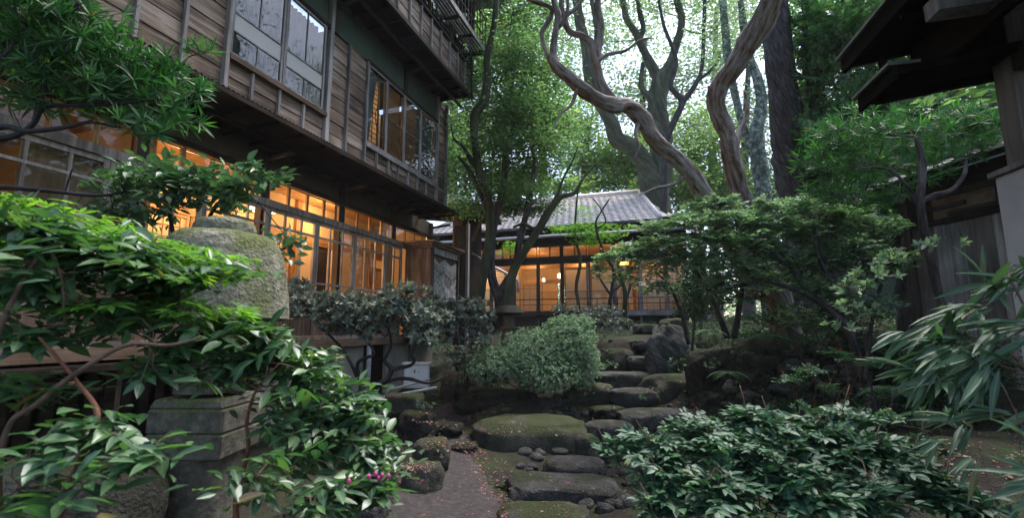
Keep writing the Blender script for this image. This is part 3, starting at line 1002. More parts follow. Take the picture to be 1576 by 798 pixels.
# lamps inside
lp = onpl(656, 366, 0, -6.28)
gl = thing('globe_lamp', 'round glowing globe lamp at the right end of the lit ground floor', 'lamp', lp)
MB().lathe([(.02, -.10), (.07, -.085), (.10, -.03), (.105, .02), (.08, .07), (.03, .095)], lp, 20).build('globe', M['lampglass'], gl, smooth=True)
MB().lathe([(.045, .095), (.05, .11), (.03, .13)], lp, 14).build('fitting', M['darkwood'], gl)
bulb('globe_lamp_light', lp + Vector((.22, 0, -.02)), 60, .09)
for i, (y, z) in enumerate(((4.3, 3.55), (5.62, 3.45))):
    c = Vector((-5.95, y, z))
    cl = thing('ceiling_lamp', ('square paper ceiling lamp seen through the glass just right of the stone lantern',
               'square paper ceiling lamp behind the camellia leaves left of the stone lantern')[1 - i], 'lamp', c, 'paper ceiling lamps on the ground floor')
    MB().box(c + Vector((-.16, -.16, -.05)), c + Vector((.16, .16, .05))).build('shade', M['lampglass'], cl)
    f = MB()
    for sx in (-.17, .155):
        f.box(c + Vector((sx, -.17, -.062)), c + Vector((sx + .015, .17, -.051)))
        f.box(c + Vector((-.154, sx, -.0615)), c + Vector((.154, sx + .015, -.0515)))
    f.build('frame', M['darkwood'], cl)
    MB().box(c + Vector((-.01, -.01, .052)), c + Vector((.01, .01, 3.975 - z))).build('rod', M['darkwood'], cl)
    bulb('ceiling_lamp_light', c + Vector((0, 0, -.16)), 75, .1)
bulb('back_room_light', (-7.4, 7.6, 3.3), 110, .15)
bulb('corridor_light', (-6.0, 7.2, 3.6), 60, .12)
bulb('corridor_light', (-6.0, 6.3, 2.0), 30, .12)
bulb('left_room_light', (-5.95, 1.6, 3.3), 26, .15)

# shutter box with herringbone slats
TBX = (-5.22, -4.62)
SB = thing('shutter_box', 'wooden shutter box with herringbone slats at the far end of the lit windows', 'cabinet', (-4.9, 9.3, 1.4))
y0, y1, zb, zt = 8.64, 9.95, 1.38, 3.25
MB().box((TBX[0], y0 + .03, zb), (TBX[1] - .03, y1, zt)).build('body', M['cedar'], SB)
for k in range(3):
    a = TBX[0] + .20 * k
    MB().box((a + .002, y0, zb), (a + .197, y0 + .028, zt)).build('side_board', M['cedar'], SB)
MB().box((TBX[1] - .005, y0 - .01, zb), (TBX[1] + .045, y0 + .07, zt)).build('corner_post', M['darkpost'], SB)
MB().box((TBX[1] - .005, y1 - .06, zb), (TBX[1] + .04, y1 + .01, zt)).build('corner_post', M['darkpost'], SB)
MB().box((TBX[1] - .002, y0 + .072, zt - .12), (TBX[1] + .03, y1 - .062, zt)).build('top_rail', M['silverwood'], SB)
for j, (e, za) in enumerate(((.03, 3.25), (.07, 3.30), (.12, 3.35))):
    MB().box((TBX[0] - e, y0 - e, za), (TBX[1] + e, y1 + e, za + .048)).build('cornice', M['beam'], SB)
cw = (y1 - y0 - .16) / 4
for c in range(4):
    ya = y0 + .08 + c * cw
    for k in range(24):
        zc = zb + .03 + k * .074
        dz = .11 if c % 2 else -.11
        P = []
        for (xx) in (0, 1):
            pass
        za, zb2 = zc + (0 if c % 2 else .11), zc + (.11 if c % 2 else 0)
        top = min(za, zb2) + .15
        x0, x1 = TBX[1] - .028, TBX[1] - .004 + random.uniform(0, .012)
        if max(za, zb2) + .066 > zt - .12:
            continue
        b = MB()
        b.hexa([(x0, ya + .004, za), (x1, ya + .004, za), (x1, ya + cw - .004, zb2), (x0, ya + cw - .004, zb2),
                (x0, ya + .004, za + .066), (x1, ya + .004, za + .066), (x1, ya + cw - .004, zb2 + .066), (x0, ya + cw - .004, zb2 + .066)])
        b.build('slat', M['silverwood'], SB)
# tall dark board beyond the shutter box
a0, a1 = onpl(700, 400, 1, 10.35), onpl(722, 400, 1, 10.35)
DB = MB().box((a0.x, 10.3, 1.2), (a1.x - .06, 10.36, onpl(710, 349, 1, 10.35).z)).build('wing_wall', M['darkpost'], None,
         tag=('tall dark timber wing wall standing just beyond the herringbone shutter box', 'wing wall'))
MB().box((a1.x - .058, 10.28, 1.2), (a1.x, 10.38, onpl(720, 345, 1, 10.35).z)).build('edge_post', M['deck'], DB)

# ------------------------------------------------------------------ small tiled roof behind the shutter box
LR = thing('side_roof', 'small dark tiled lean-to roof joining the end of the tall wooden inn above the wing wall', 'roof', (-5.5, 11, 4.0))
e1 = onpl(742, 322, 1, 11.6)
zr = e1.z
MB().hexa([(-7.5, 9.5, zr + .25), (e1.x, 11.6, zr - .12), (e1.x, 13.2, zr - .12), (-7.5, 13.2, zr + .25),
           (-7.5, 9.5, zr + .33), (e1.x, 11.6, zr - .04), (e1.x, 13.2, zr - .04), (-7.5, 13.2, zr + .33)]).build('roof_deck', M['darkwood'], LR)
for k in range(11):
    t0, t1 = k / 11, (k + 1) / 11
    x0, x1 = -6.4 + (e1.x + .05 + 6.4) * t0, -6.4 + (e1.x + .05 + 6.4) * t1
    za, zb_ = zr + .26 - .28 * t0, zr + .26 - .28 * t1
    MB().hexa([(x0, 10.2, za), (x1, 11.5, zb_), (x1, 13.2, zb_), (x0, 13.2, za), (x0, 10.2, za + .02), (x1, 11.5, zb_ + .05), (x1, 13.2, zb_ + .05), (x0, 13.2, za + .02)]).build('tile_row', M['darktile'], LR)
MB().box((-5.6, 11.7, 1.4), (-5.3, 13.1, zr - .05)).build('wall', M['darkwood'], LR)
MB().bar((-6.3, 9.6, zr - .1), (e1.x + .02, 11.55, zr - .2), .06, .14).build('eave_board', M['darkwood'], LR)
MB().bar(onpl(727, 372, 1, 11.7), onpl(742, 335, 1, 11.7), .07, .07).build('brace', M['darkpost'], LR)
dp = MB().tube([onpl(716, 384, 1, 12.4), onpl(753, 407, 1, 12.4), onpl(792, 428, 1, 12.4), onpl(797, 432, 1, 12.4), onpl(797, 450, 1, 12.4)], [.035] * 5, 10)
dp.build('drain_pipe', M['palemetal'], None, smooth=True, tag=('thin pale metal pipe slanting down across the multi-stemmed tree before the far pavilion', 'pipe'))

# ------------------------------------------------------------------ far garden pavilion
YF = 17.5
G = thing('garden_pavilion', 'single-storey pavilion with warm lit windows and grey tiled roof at the end of the garden', 'house', (-3.5, YF, 1.7))
TF = lambda u, n, z: (u, YF - n, z)
px_posts = [-9.5, -8.55, -7.6, -6.65, -5.70, -4.73, -3.79, -2.80, -1.85, -.95, -.05, .55]
for x in px_posts:
    MB().box((x - .035, -.05, 1.5), (x + .035, .05, 4.05), TF).build('post', M['darkpost'] if x < -3 else M['deck'], G)
MB().box((-9.7, -.06, 4.051), (.7, .09, 4.28), TF).build('lintel_beam', M['darkwood'], G)
MB().box((-9.7, -.06, 4.70), (.7, .09, 4.86), TF).build('head_beam', M['darkwood'], G)
for a, b in zip(px_posts[:-1], px_posts[1:]):
    window(G, TF, a + .04, b - .04, 2.21, 4.048, -.03, [], [random.choice([3.1, 2.95, 3.6]), 2.66] if b - a > .7 else [3.1], .03, M['darkpost'] if a < -2.5 else M['deck'], M['glass'], .018, name='sliding_window', th=.03)
    m = (a + b) / 2
    for (q, w_) in ((a + .03, m), (m, b - .03)):
        window(G, TF, q + .004, w_ - .004, 4.285, 4.698, -.03, [], [], .022, M['darkpost'], M['glass'], name='transom_window', th=.03)
    if abs(a + 3.79) < .01 or abs(a + 1.85) < .01:
        MB().box((a - .06, -.02, 4.281), (a + .06, .05, 4.699), TF).build('post', M['darkwood'], G)
MB().box((-9.7, -.1, 2.06), (-3.1, .14, 2.205), TF).build('sill_board', M['darkwood'], G)
for k in range(8):
    MB().box((-3.1 + k * .47, -.1, 2.04), (-3.1 + k * .47 + .466, .16, 2.205), TF).build('sill_board', M['deck'], G)
for z in (2.45, 2.66):
    MB().box((-7.6, .17, z), (.5, .20, z + .02), TF).build('hand_rail', M['darkpost'], G)
for k in range(12):
    x = -7.6 + k * .73
    MB().box((x, .172, 2.2), (x + .025, .198, 2.66), TF).build('baluster', M['darkpost'], G)
# eaves
MB().hexa([TF(*p) for p in [(-10.2, .85, 4.93), (1.0, .85, 4.93), (1.0, -.1, 5.15), (-10.2, -.1, 5.15), (-10.2, .85, 4.97), (1.0, .85, 4.97), (1.0, -.1, 5.2), (-10.2, -.1, 5.2)]]).build('lower_eave', M['metal'], G)
MB().tube([TF(-10.2, .88, 4.95), TF(.95, .88, 4.93)], [.055, .055], 10).build('gutter', M['palemetal'], G, smooth=True)
for k in range(26):
    x = -10 + k * .43
    MB().bar(TF(x, .8, 4.88), TF(x, -.1, 5.06), .045, .06).build('rafter', M['darkwood'], G)
MB().box((-9.7, -.25, 4.87), (.7, -.12, 5.6), TF).build('upper_wall', M['darkwood'], G)
MB().box((-10.0, .35, 5.29), (.75, -.1, 5.37), TF).build('upper_eave', M['darkwood'], G)
# roof: laid tile by tile on a hipped slope
Y0, Z0, Y1, Z1, SL = YF - .45, 5.40, YF + 4.4, 7.75, 0


def tile_mesh(name):
    V, F = [], []
    ns = 6
    for i in range(ns + 1):
        u = i / ns
        h = .008 * math.sin(2 * math.pi * u) + .006
        for (v, dz) in ((0, .034), (1, 0.0)):
            V.append(((u - .5) * .285, v * .29, h + dz))
            V.append(((u - .5) * .285, v * .29, h + dz - .03))
    for i in range(ns):
        b = i * 4
        F += [(b, b + 4, b + 6, b + 2), (b, b + 1, b + 5, b + 4)]
    me = bpy.data.meshes.new(name)
    me.from_pydata(V, [], F)
    me.polygons.foreach_set('use_smooth', [i % 2 == 0 for i in range(len(F))])
    me.materials.append(M['tile'])
    me.update()
    return me


tm = tile_mesh('roof_tile')
ang = math.atan2(Z1 - Z0, Y1 - Y0)
L_ = math.hypot(Z1 - Z0, Y1 - Y0)
rows = int(L_ / .25)
RO = thing('tiled_roof', '', '') if False else None
restV, restF = [], []
tv = np.array([v.co[:] for v in tm.vertices])
tf = [tuple(p.vertices) for p in tm.polygons]
ntile = 0
roofdeck = MB()
roofdeck.hexa([(-9.9, Y0 + .02, Z0 - .06), (-.15, Y0 + .02, Z0 - .06), (-2.0 + .95, Y1, Z1 - .06), (-9.0, Y1, Z1 - .06),
               (-9.9, Y0 + .02, Z0 - .01), (-.15, Y0 + .02, Z0 - .01), (-2.0 + .95, Y1, Z1 - .01), (-9.0, Y1, Z1 - .01)])
rd = roofdeck.build('roof', M['darktile'], G)
for j in range(rows):
    y = Y0 + j * .25 * math.cos(ang)
    z = Z0 + j * .25 * math.sin(ang)
    xr = -.15 - .9 * j / rows
    xl = -9.8 + .8 * j / rows
    n = int((xr - xl) / .27)
    for k in range(n):
        x = xr - .14 - k * .27
        jit = random.uniform(-.008, .008)
        if ntile < 300 and x > -6.5 and j < 14:
            o = bpy.data.objects.new('roof_tile', tm)
            COL.objects.link(o)
            o.parent = rd
            p = Vector((x, y, z + jit * .6))
            WO[o] = p
            o.location = p - WO[rd]
            o.rotation_euler = (ang - .02, 0, random.uniform(-.012, .012))
            ntile += 1
        else:
            c, s_ = math.cos(ang - .02), math.sin(ang - .02)
            b = len(restV)
            for v in tv:
                restV.append((x + v[0], y + v[1] * c - v[2] * s_, z + v[1] * s_ + v[2] * c + jit))
            restF += [tuple(b + i for i in f) for f in tf]
MB().pts(restV, restF).build('roof_tile', M['tile'], rd, kind='stuff')
MB().tube([(-9.0, Y1, Z1 + .05), (-1.05, Y1, Z1 + .05)], [.14, .14], 12).build('ridge_tile', M['tile'], G, smooth=True)
MB().tube([(-.15, Y0, Z0 + .06), (-1.05, Y1, Z1 + .06)], [.09, .1], 10).build('hip_tile', M['tile'], G, smooth=True)
MB().hexa([(-.15, Y0 + .02, Z0 - .06), (3.0, Y1 + 2, Z0 - .06), (-1.0, Y1 + 2, Z1 - .1), (-1.05, Y1, Z1 - .06),
           (-.15, Y0 + .02, Z0), (3.0, Y1 + 2, Z0), (-1.0, Y1 + 2, Z1 - .05), (-1.05, Y1, Z1)]).build('hip_roof', M['tile'], G)
# interior
MB().box((-9.8, -4.6, 2.12), (.7, -.07, 2.19), TF).build('floor', M['inwoodh'], G)
MB().box((-9.8, -4.6, 4.90), (.7, -.26, 4.95), TF).build('ceiling', M['inwoodh'], G)
for a, b in ((-9.8, -5.0), (-3.95, .7)):
    MB().box((a, -4.6, 2.2), (b, -4.55, 4.9), TF).build('inner_wall', M['inner_wall'], G)
MB().box((-5.0, -4.6, 3.9), (-3.95, -4.55, 4.9), TF).build('inner_wall', M['inner_wall'], G)
MB().box((.62, -4.54, 2.2), (.68, -.08, 4.89), TF).build('inner_wall', M['inner_wall'], G)
MB().box((-9.8, -4.54, 2.2), (-9.74, -.08, 4.89), TF).build('inner_wall', M['inner_wall'], G)
shoji(G, TF, -9.4, -8.5, 2.2, 4.0, -1.2, 4, 8)
shoji(G, TF, -8.4, -7.5, 2.2, 4.0, -1.2, 4, 8)
shoji(G, TF, -7.4, -6.5, 2.2, 4.0, -1.2, 0, 6)
shoji(G, TF, -6.3, -5.75, 2.2, 4.0, -1.0, 2, 9)
shoji(G, TF, -5.6, -4.78, 2.2, 3.35, -.9, 3, 11)
shoji(G, TF, -3.74, -2.86, 2.2, 3.85, -.25, 0, 0)
shoji(G, TF, -2.76, -1.9, 2.2, 3.8, -.35, 0, 0)
shoji(G, TF, -1.9, -1.4, 2.2, 3.8, -.5, 2, 4)
shoji(G, TF, -.98, -.1, 2.2, 3.9, -.5, 4, 12)
shoji(G, TF, -.05, .55, 2.2, 3.9, -.5, 3, 12)
MB().box((-5.65, -1.0, 3.36), (-3.9, -.9, 3.52), TF).build('inner_lintel', M['inwoodh'], G)
MB().box((-9.7, -1.3, 4.02), (.6, -1.2, 4.15), TF).build('inner_lintel', M['inwoodh'], G)
for x in (-8.45, -6.4, -4.15, -1.3):
    MB().box((x, -1.32, 2.2), (x + .12, -1.18, 4.89), TF).build('inner_post', M['inwood'], G)
MB().box((-4.45, -4.5, 2.2), (-4.4, -4.45, 3.9), TF).build('inner_post', M['inwood'], G)
for i, (x, y, z, e) in enumerate(((-7.5, .7, 4.0, 60), (-5.2, .55, 4.1, 60), (-3.3, .9, 4.3, 55), (-1.6, 1.1, 4.1, 34), (-.4, .28, 4.1, 26), (-5.5, 2.6, 4.2, 60))):
    bulb('pavilion_light', (x, YF + y, z), e * 1.25, .1)
c = at(862, 427, 1)
c = onpl(862, 425, 1, YF + .55)
pl = thing('pendant_lamp', 'bright lamp hanging in the middle of the far pavilion', 'lamp', c, None)
MB().lathe([(.02, -.10), (.09, -.08), (.11, 0), (.09, .08), (.02, .10)], c, 16).build('shade', M['lampglass'], pl, smooth=True)
MB().box(c + Vector((-.006, -.006, .10)), (c.x + .006, c.y + .006, 4.9)).build('cord', M['darkwood'], pl)
MB().box((-9.6, .0, 1.2), (.5, -.3, 2.03), TF).build('underfloor', M['darkwood'], G)

# ------------------------------------------------------------------ building corner on the right
aR = R(5.8)
uR = Vector((-math.sin(aR), math.cos(aR), 0))
rR = Vector((math.cos(aR), math.sin(aR), 0))
q = at(1541, 150, 2.6)
OR = Vector((q.x, q.y, 0)) + rR * .07
TR = lambda a, b, z: tuple(OR + rR * a + uR * b + Vector((0, 0, z)))
RB = thing('gatehouse_corner', 'pale plaster base, timber post and dark two-tier eaves at the right edge', 'building', OR)
zl = at(1320, 150, 2.95).z
zu = at(1312, 80, 3.0).z
zw = at(1533, 262, 2.55).z
MB().box((0, 0, zw + .035), (.12, .13, zu + .1), TR).build('post', M['greypost'], RB)
MB().box((-.05, -.9, .2), (1.6, .16, zw), TR).build('plaster_base', M['white_plaster'], RB, bevel=.008)
MB().box((-.075, -.94, zw + .001), (1.6, .17, zw + .03), TR).build('cap_board', M['deck'], RB)
MB().box((.122, .03, zw + .035), (1.6, .09, zu + .1), TR).build('plaster_wall', M['white_plaster'], RB)
lw = MB()
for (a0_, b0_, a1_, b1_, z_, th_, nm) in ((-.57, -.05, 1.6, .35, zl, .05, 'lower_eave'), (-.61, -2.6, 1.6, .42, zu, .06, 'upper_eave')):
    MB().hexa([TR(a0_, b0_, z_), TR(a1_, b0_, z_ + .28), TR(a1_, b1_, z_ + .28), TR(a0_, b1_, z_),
               TR(a0_, b0_, z_ + th_), TR(a1_, b0_, z_ + .28 + th_), TR(a1_, b1_, z_ + .28 + th_), TR(a0_, b1_, z_ + th_)]).build(nm, M['shadewood'], RB)
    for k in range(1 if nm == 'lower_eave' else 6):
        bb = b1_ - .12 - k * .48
        MB().bar(TR(a0_ + .02, bb, z_ - .022), TR(a1_, bb, z_ + .255), .045, .04).build('rafter', M['shadewood'], RB)
    MB().box((a0_ - .022, b0_, z_ - .03), (a0_ - .001, b1_ + .01, z_ + th_ + .012), TR).build('fascia', M['shadewood'], RB)
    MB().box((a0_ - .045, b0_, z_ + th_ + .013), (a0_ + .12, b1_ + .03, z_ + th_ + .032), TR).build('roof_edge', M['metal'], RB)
MB().box((-.50, .22, zl + .062), (-.47, .26, zu - .01), TR).build('strut', M['shadewood'], RB)
MB().box((-.30, -2.6, zl + .09), (-.27, .30, zu + .02), TR).build('gap_board', M['shadewood'], RB)
MB().box((-.27, .28, zl + .09), (1.5, .30, zu + .05), TR).build('gap_board', M['shadewood'], RB)
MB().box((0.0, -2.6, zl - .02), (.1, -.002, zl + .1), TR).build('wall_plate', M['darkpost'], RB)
c0 = at(1433, 12, 2.4)
MB().bar(c0, c0 + rR * 1.0 + Vector((0, 0, .03)), .11, .09).build('beam_end', M['deck'], RB)
cc = TR(-.53, .36, zl + .03)
MB().tube([TR(-.58, .32, zl + .0), TR(-.55, .35, zl + .012), TR(-.52, .37, zl + .045)], [.012, .028, .02], 10).build('gutter_end', M['palemetal'], RB, smooth=True)

# plank fence with a little tiled roof behind it
LD = lambda D: 6.3 - .12 * D


def TW(a, n, z):        # a = distance along from D=5, n = toward the garden
    hyp = math.hypot(1, .12)
    fh = Vector((-math.sin(YAW), math.cos(YAW), 0))
    rh = Vector((math.cos(YAW), math.sin(YAW), 0))
    base = EYE + fh * 5 + rh * LD(5)
    dirv = (fh - rh * .12) / hyp
    nv = (-rh - fh * .12) / hyp
    p = base + dirv * a + nv * n
    return (p.x, p.y, z)


FW = thing('plank_fence', 'grey plank garden wall under a small tiled roof behind the bamboo grass on the right', 'wall', TW(0, 0, 1))
for k in range(9):
    a = 1.45 - (k + 1) * .345
    MB().box((a + .006, 0, .6), (a + .339, .025 + .004 * (k % 2), 2.92), TW).build('plank', M['batten'] if k % 2 else M['greypost'], FW)
MB().box((-1.7, -.02, 2.921), (1.47, .05, 3.0), TW).build('top_beam', M['darkwood'], FW)
MB().box((-1.7, -.12, 3.0), (1.47, -.06, 3.6), TW).build('back_board', M['darkwood'], FW)
MB().box((1.40, -.1, .5), (1.52, .06, 3.6), TW).build('post', M['darkpost'], FW)
MB().hexa([TW(*p) for p in [(-1.8, .45, 3.46), (1.9, .45, 3.46), (1.9, -.3, 3.75), (-1.8, -.3, 3.75), (-1.8, .45, 3.50), (1.9, .45, 3.50), (1.9, -.3, 3.8), (-1.8, -.3, 3.8)]]).build('roof_deck', M['darkwood'], FW)
for k in range(14):
    a = -1.8 + k * .265
    for (n0, n1, za, zb_) in ((.49, .10, 3.52, 3.68), (.13, -.3, 3.685, 3.83)):
        P = [TW(a + .004, n0, za), TW(a + .26, n0, za), TW(a + .26, n1, zb_), TW(a + .004, n1, zb_), TW(a + .004, n0, za + .025), TW(a + .26, n0, za + .025), TW(a + .26, n1, zb_ + .025), TW(a + .004, n1, zb_ + .025)]
        MB().hexa(P).build('roof_tile', M['tile'], FW)
ob = MB()
for (a, z, w_, h_) in ((.62, 3.26, .78, .05), (.62, 3.02, .55, .05), (.30, 3.02, .06, .29), (.9, 3.12, .45, .05)):
    ob.box((a - w_ / 2, .02, z), (a + w_ / 2, .055, z + h_), TW)
ob.build('carved_fret', M['darkpost'], FW)
MB().box((.25, -.02, 3.01), (1.1, .015, 3.33), TW).build('fret_panel', M['beam'], FW)
# pale outbuilding roof glimpsed behind the right-hand trees
q = at(1395, 235, 11)
MB().box((q.x - .9, q.y, 2), (q.x + 3, q.y + .1, q.z + .6)).build('back_wall', M['green_plaster'], None, tag=('pale green plaster wall glimpsed between the leaves above the little tiled fence roof', 'wall'))

# ------------------------------------------------------------------ stone lantern
LC = at(343, 399, 2.5)
LX, LY = LC.x, LC.y
SLn = thing('stone_lantern', 'large mossy stone lantern with rounded roof standing in front of the lit windows', 'stone lantern', (LX, LY, .0))
zz = lambda py: at(343, py, 2.5).z


def stone(name, prof, n, mat, parent, hexy=0.0, rot=0.0, rough=.006, fr=7.0, sx=1, sy=1, c=(LX, LY, 0), smooth=True):
    V, F = [], []
    for (r, z) in prof:
        for k in range(n):
            th = 2 * math.pi * k / n + rot
            rr = r * (1 + hexy * (math.cos(6 * (th - rot)) * .5 + .5 - .5))
            x, y = rr * sx * math.cos(th), rr * sy * math.sin(th)
            d = noise.noise(Vector((x * fr, y * fr, z * fr))) * rough + noise.noise(Vector((x * fr * 4, y * fr * 4, z * fr * 4))) * rough * .35
            V.append((c[0] + x * (1 + d / max(r, .02)), c[1] + y * (1 + d / max(r, .02)), c[2] + z + d * .5))
    for i in range(len(prof) - 1):
        for k in range(n):
            k2 = (k + 1) % n
            F.append((i * n + k, i * n + k2, (i + 1) * n + k2, (i + 1) * n + k))
    F.append(tuple(reversed(range(n))))
    F.append(tuple(range((len(prof) - 1) * n, len(prof) * n)))
    return MB().pts(V, F).build(name, mat, parent, smooth=smooth)


def dense(prof, m=5):
    p = np.array(prof, float)
    return [tuple(x) for x in spline(p, sub=m)]


z_top, z_cb, z_db = zz(335), zz(357), zz(492)
stone('roof_cap', dense([(.02, z_top), (.09, z_top - .004), (.132, z_top - .02), (.147, z_top - .045), (.146, z_cb - .01), (.13, z_cb - .02)][::-1]), 48, M['lantern'], SLn)
stone('dome_roof', dense([(.05, z_cb), (.16, z_cb - .008), (.235, z_cb - .04), (.275, z_cb - .10), (.298, z_cb - .19), (.318, z_cb - .30), (.335, z_db + .02), (.33, z_db), (.26, z_db - .012), (.05, z_db - .01)][::-1], 7), 96, M['lantern'], SLn, hexy=.05, rot=.45, rough=.010)
stone('light_chamber', dense([(.17, z_db - .012), (.18, z_db - .15), (.175, zz(598))][::-1]), 6, M['lantern_low'], SLn, rot=.3, smooth=False)
for k in range(3):
    th = .3 + math.pi / 6 + k * math.pi * 2 / 3 - 2.2
    MB().bar((LX + .145 * math.cos(th), LY + .145 * math.sin(th), z_db - .22), (LX + .165 * math.cos(th), LY + .165 * math.sin(th), z_db - .22), .10, .13).build('light_opening', M['darkwood'], SLn)
sq = .245
sc_rot = math.atan2(-LY, -LX) + .22
zs0, zs1 = zz(686), zz(604)
P_ = [(sq * 1.05 * math.cos(sc_rot + k * math.pi / 2), sq * 1.05 * math.sin(sc_rot + k * math.pi / 2)) for k in range(4)]
slab = MB()
slab.hexa([(LX + x * .95, LY + y * .95, zs0) for x, y in P_] + [(LX + x, LY + y, zs0 + .12) for x, y in P_])
slab.hexa([(LX + x, LY + y, zs0 + .1205) for x, y in P_] + [(LX + x, LY + y, zs1 - .045) for x, y in P_])
slab.hexa([(LX + x, LY + y, zs1 - .0445) for x, y in P_] + [(LX + x * .9, LY + y * .9, zs1) for x, y in P_])
slab.build('slab', M['lantern_low'], SLn, bevel=.01)
stone('pillar', dense([(.155, .0), (.16, .2), (.15, .5), (.15, zs0 - .08), (.16, zs0 - .001)]), 36, M['lantern_low'], SLn, rough=.01)

# small far stone lantern under the forked tree
SC = at(783, 480, 9.2)
gg = gdown(SC.x, SC.y)
sl2 = thing('small_stone_lantern', 'small mossy stone lantern in the shade beside the round azalea bush', 'stone lantern', (SC.x, SC.y, gg))
zt = at(783, 472, 9.2).z
stone('cap', dense([(.05, 0), (.19, -.02), (.27, -.10), (.30, -.16), (.15, -.19)][::-1]), 24, M['mossrock'], sl2, c=(SC.x, SC.y, zt + .02))
stone('light_chamber', [(.11, -.40), (.12, -.18)], 6, M['lantern_low'], sl2, c=(SC.x, SC.y, zt), smooth=False)
stone('slab', [(.15, -.47), (.19, -.42), (.18, -.40)], 6, M['lantern_low'], sl2, c=(SC.x, SC.y, zt), smooth=False)
for k in range(3):
    th = k * 2.094 + .5
    MB().tube([(SC.x + .09 * math.cos(th), SC.y + .09 * math.sin(th), zt - .47), (SC.x + .17 * math.cos(th), SC.y + .17 * math.sin(th), zt - .62), (SC.x + .19 * math.cos(th), SC.y + .19 * math.sin(th), gg - .05)], [.05, .05, .04], 8).build('leg', M['lantern_low'], sl2, smooth=True)

# meter box and pipes at the foot of the inn
bx = at(634, 575, 7.6)
EB = thing('meter_box', 'white enamel utility box with a small printed label standing against the inn foundation', 'utility box', (bx.x, bx.y, bx.z - .25))
u_ = Vector((.93, .36, 0)).normalized()
v_ = Vector((-.36, .93, 0)).normalized()
TBm = lambda a, b, z: tuple(bx + u_ * a + v_ * b + Vector((0, 0, z)))
MB().box((-.13, 0, -.24), (.26, .22, .14), TBm).build('case', M['whitebox'], EB, bevel=.006)
MB().box((-.11, -.012, -.22), (.24, -.001, .11), TBm).build('door', M['whitebox'], EB, bevel=.003)
MB().box((-.16, -.03, .141), (.29, .25, .16), TBm).build('lid', M['whitebox'], EB)
ink = MB()
for (a, z, w_, h_) in ((.03, .0, .012, .05), (.045, .0, .01, .05), (.03, .045, .03, .01), (.10, .02, .02, .006), (.10, .005, .02, .006), (.10, .035, .015, .006)):
    ink.box((a, -.0135, z), (a + w_, -.0125, z + h_), TBm)
ink.build('label_print', M['ink'], EB)
for i, (a, b_, c_) in enumerate((((590, 604), (662, 584), 7.2), ((600, 611), (672, 597), 7.0), ((560, 618), (630, 605), 6.8))):
    MB().tube([at(*a, c_), at(*b_, c_ + .25)], [.02, .02], 10).build('water_pipe', M['pipe'], None, smooth=True,
              tag=(('upper grey pipe running along the ground below the white utility box', 'middle grey pipe below the white utility box', 'lowest grey pipe on the ground left of the white utility box')[i], 'pipe', 'grey pipes by the inn foundation'))

# ------------------------------------------------------------------ rocks
_b = bmesh.new()
bmesh.ops.create_icosphere(_b, subdivisions=4, radius=1.0)
ICO = np.array([v.co[:] for v in _b.verts])
ICF = np.array([[v.index for v in f.verts] for f in _b.faces])
_b.free()
ROCKV, ROCKF = [], []
rk = 0


def rock(label, x, y, z0, z1, w, dpt, rot=0.0, mat='rock', flat=.5, rough=.2, group='garden stones', cat='rock', boxy=.35, tilt=0.0, name='rock'):
    """w across the view, dpt along it"""
    global rk
    rk += 1
    V = ICO.copy()
    p = 1 / (1 + boxy * 1.3)
    V = np.sign(V) * np.abs(V) ** p
    nr = np.linalg.norm(V, axis=1)[:, None]
    V = V / np.maximum(nr, 1e-6) * np.minimum(nr, 1.25)
    off = Vector((rk * 7.3, rk * 3.1, 0))
    dn = np.array([noise.noise(Vector(v) * 1.3 + off) * 1.0 + noise.noise(Vector(v) * 3.1 + off) * .45 + noise.noise(Vector(v) * 8 + off) * .22 - abs(noise.noise(Vector(v) * 2.2 + off * 2)) * .9 + noise.noise(Vector(v) * 17 + off) * .08 for v in V])
    V = V * (1 + rough * dn[:, None])
    V[:, 2] = np.where(V[:, 2] > flat, flat + (V[:, 2] - flat) * .5, V[:, 2])
    dpt *= .85
    V[:, 2] = (V[:, 2] - V[:, 2].min()) / (V[:, 2].max() - V[:, 2].min())
    h = z1 - z0
    V = V * np.array([w / 2 / 1.05, dpt / 2 / 1.05, h])
    V[:, 2] += tilt * V[:, 0]
    a = YAW + rot
    ca, sa = math.cos(a), math.sin(a)
    X = V[:, 0] * ca - V[:, 1] * sa
    Yy = V[:, 0] * sa + V[:, 1] * ca
    V = np.stack([X, Yy, V[:, 2]], -1)
    me = npmesh(name, V, tris=ICF, smooth=True)
    o = link(name, me, M[mat], None, (x, y, z0))
    o['label'], o['category'] = label, cat
    if group:
        o['group'] = group
    b = len(ROCKV)
    ROCKV.extend([tuple(v) for v in (V + np.array([x, y, z0]))])
    ROCKF.extend([tuple(int(i) + b for i in f) for f in ICF])
    return o


def rockp(label, x0, x1, yt, d, depth, h, mat='rock', **k):
    """stone whose top front region sits at image height yt at distance d"""
    c = at((x0 + x1) / 2, yt, d)
    w = (x1 - x0) * d / FPX
    return rock(label, c.x, c.y, c.z - h, c.z, w, depth, mat=mat, **k)


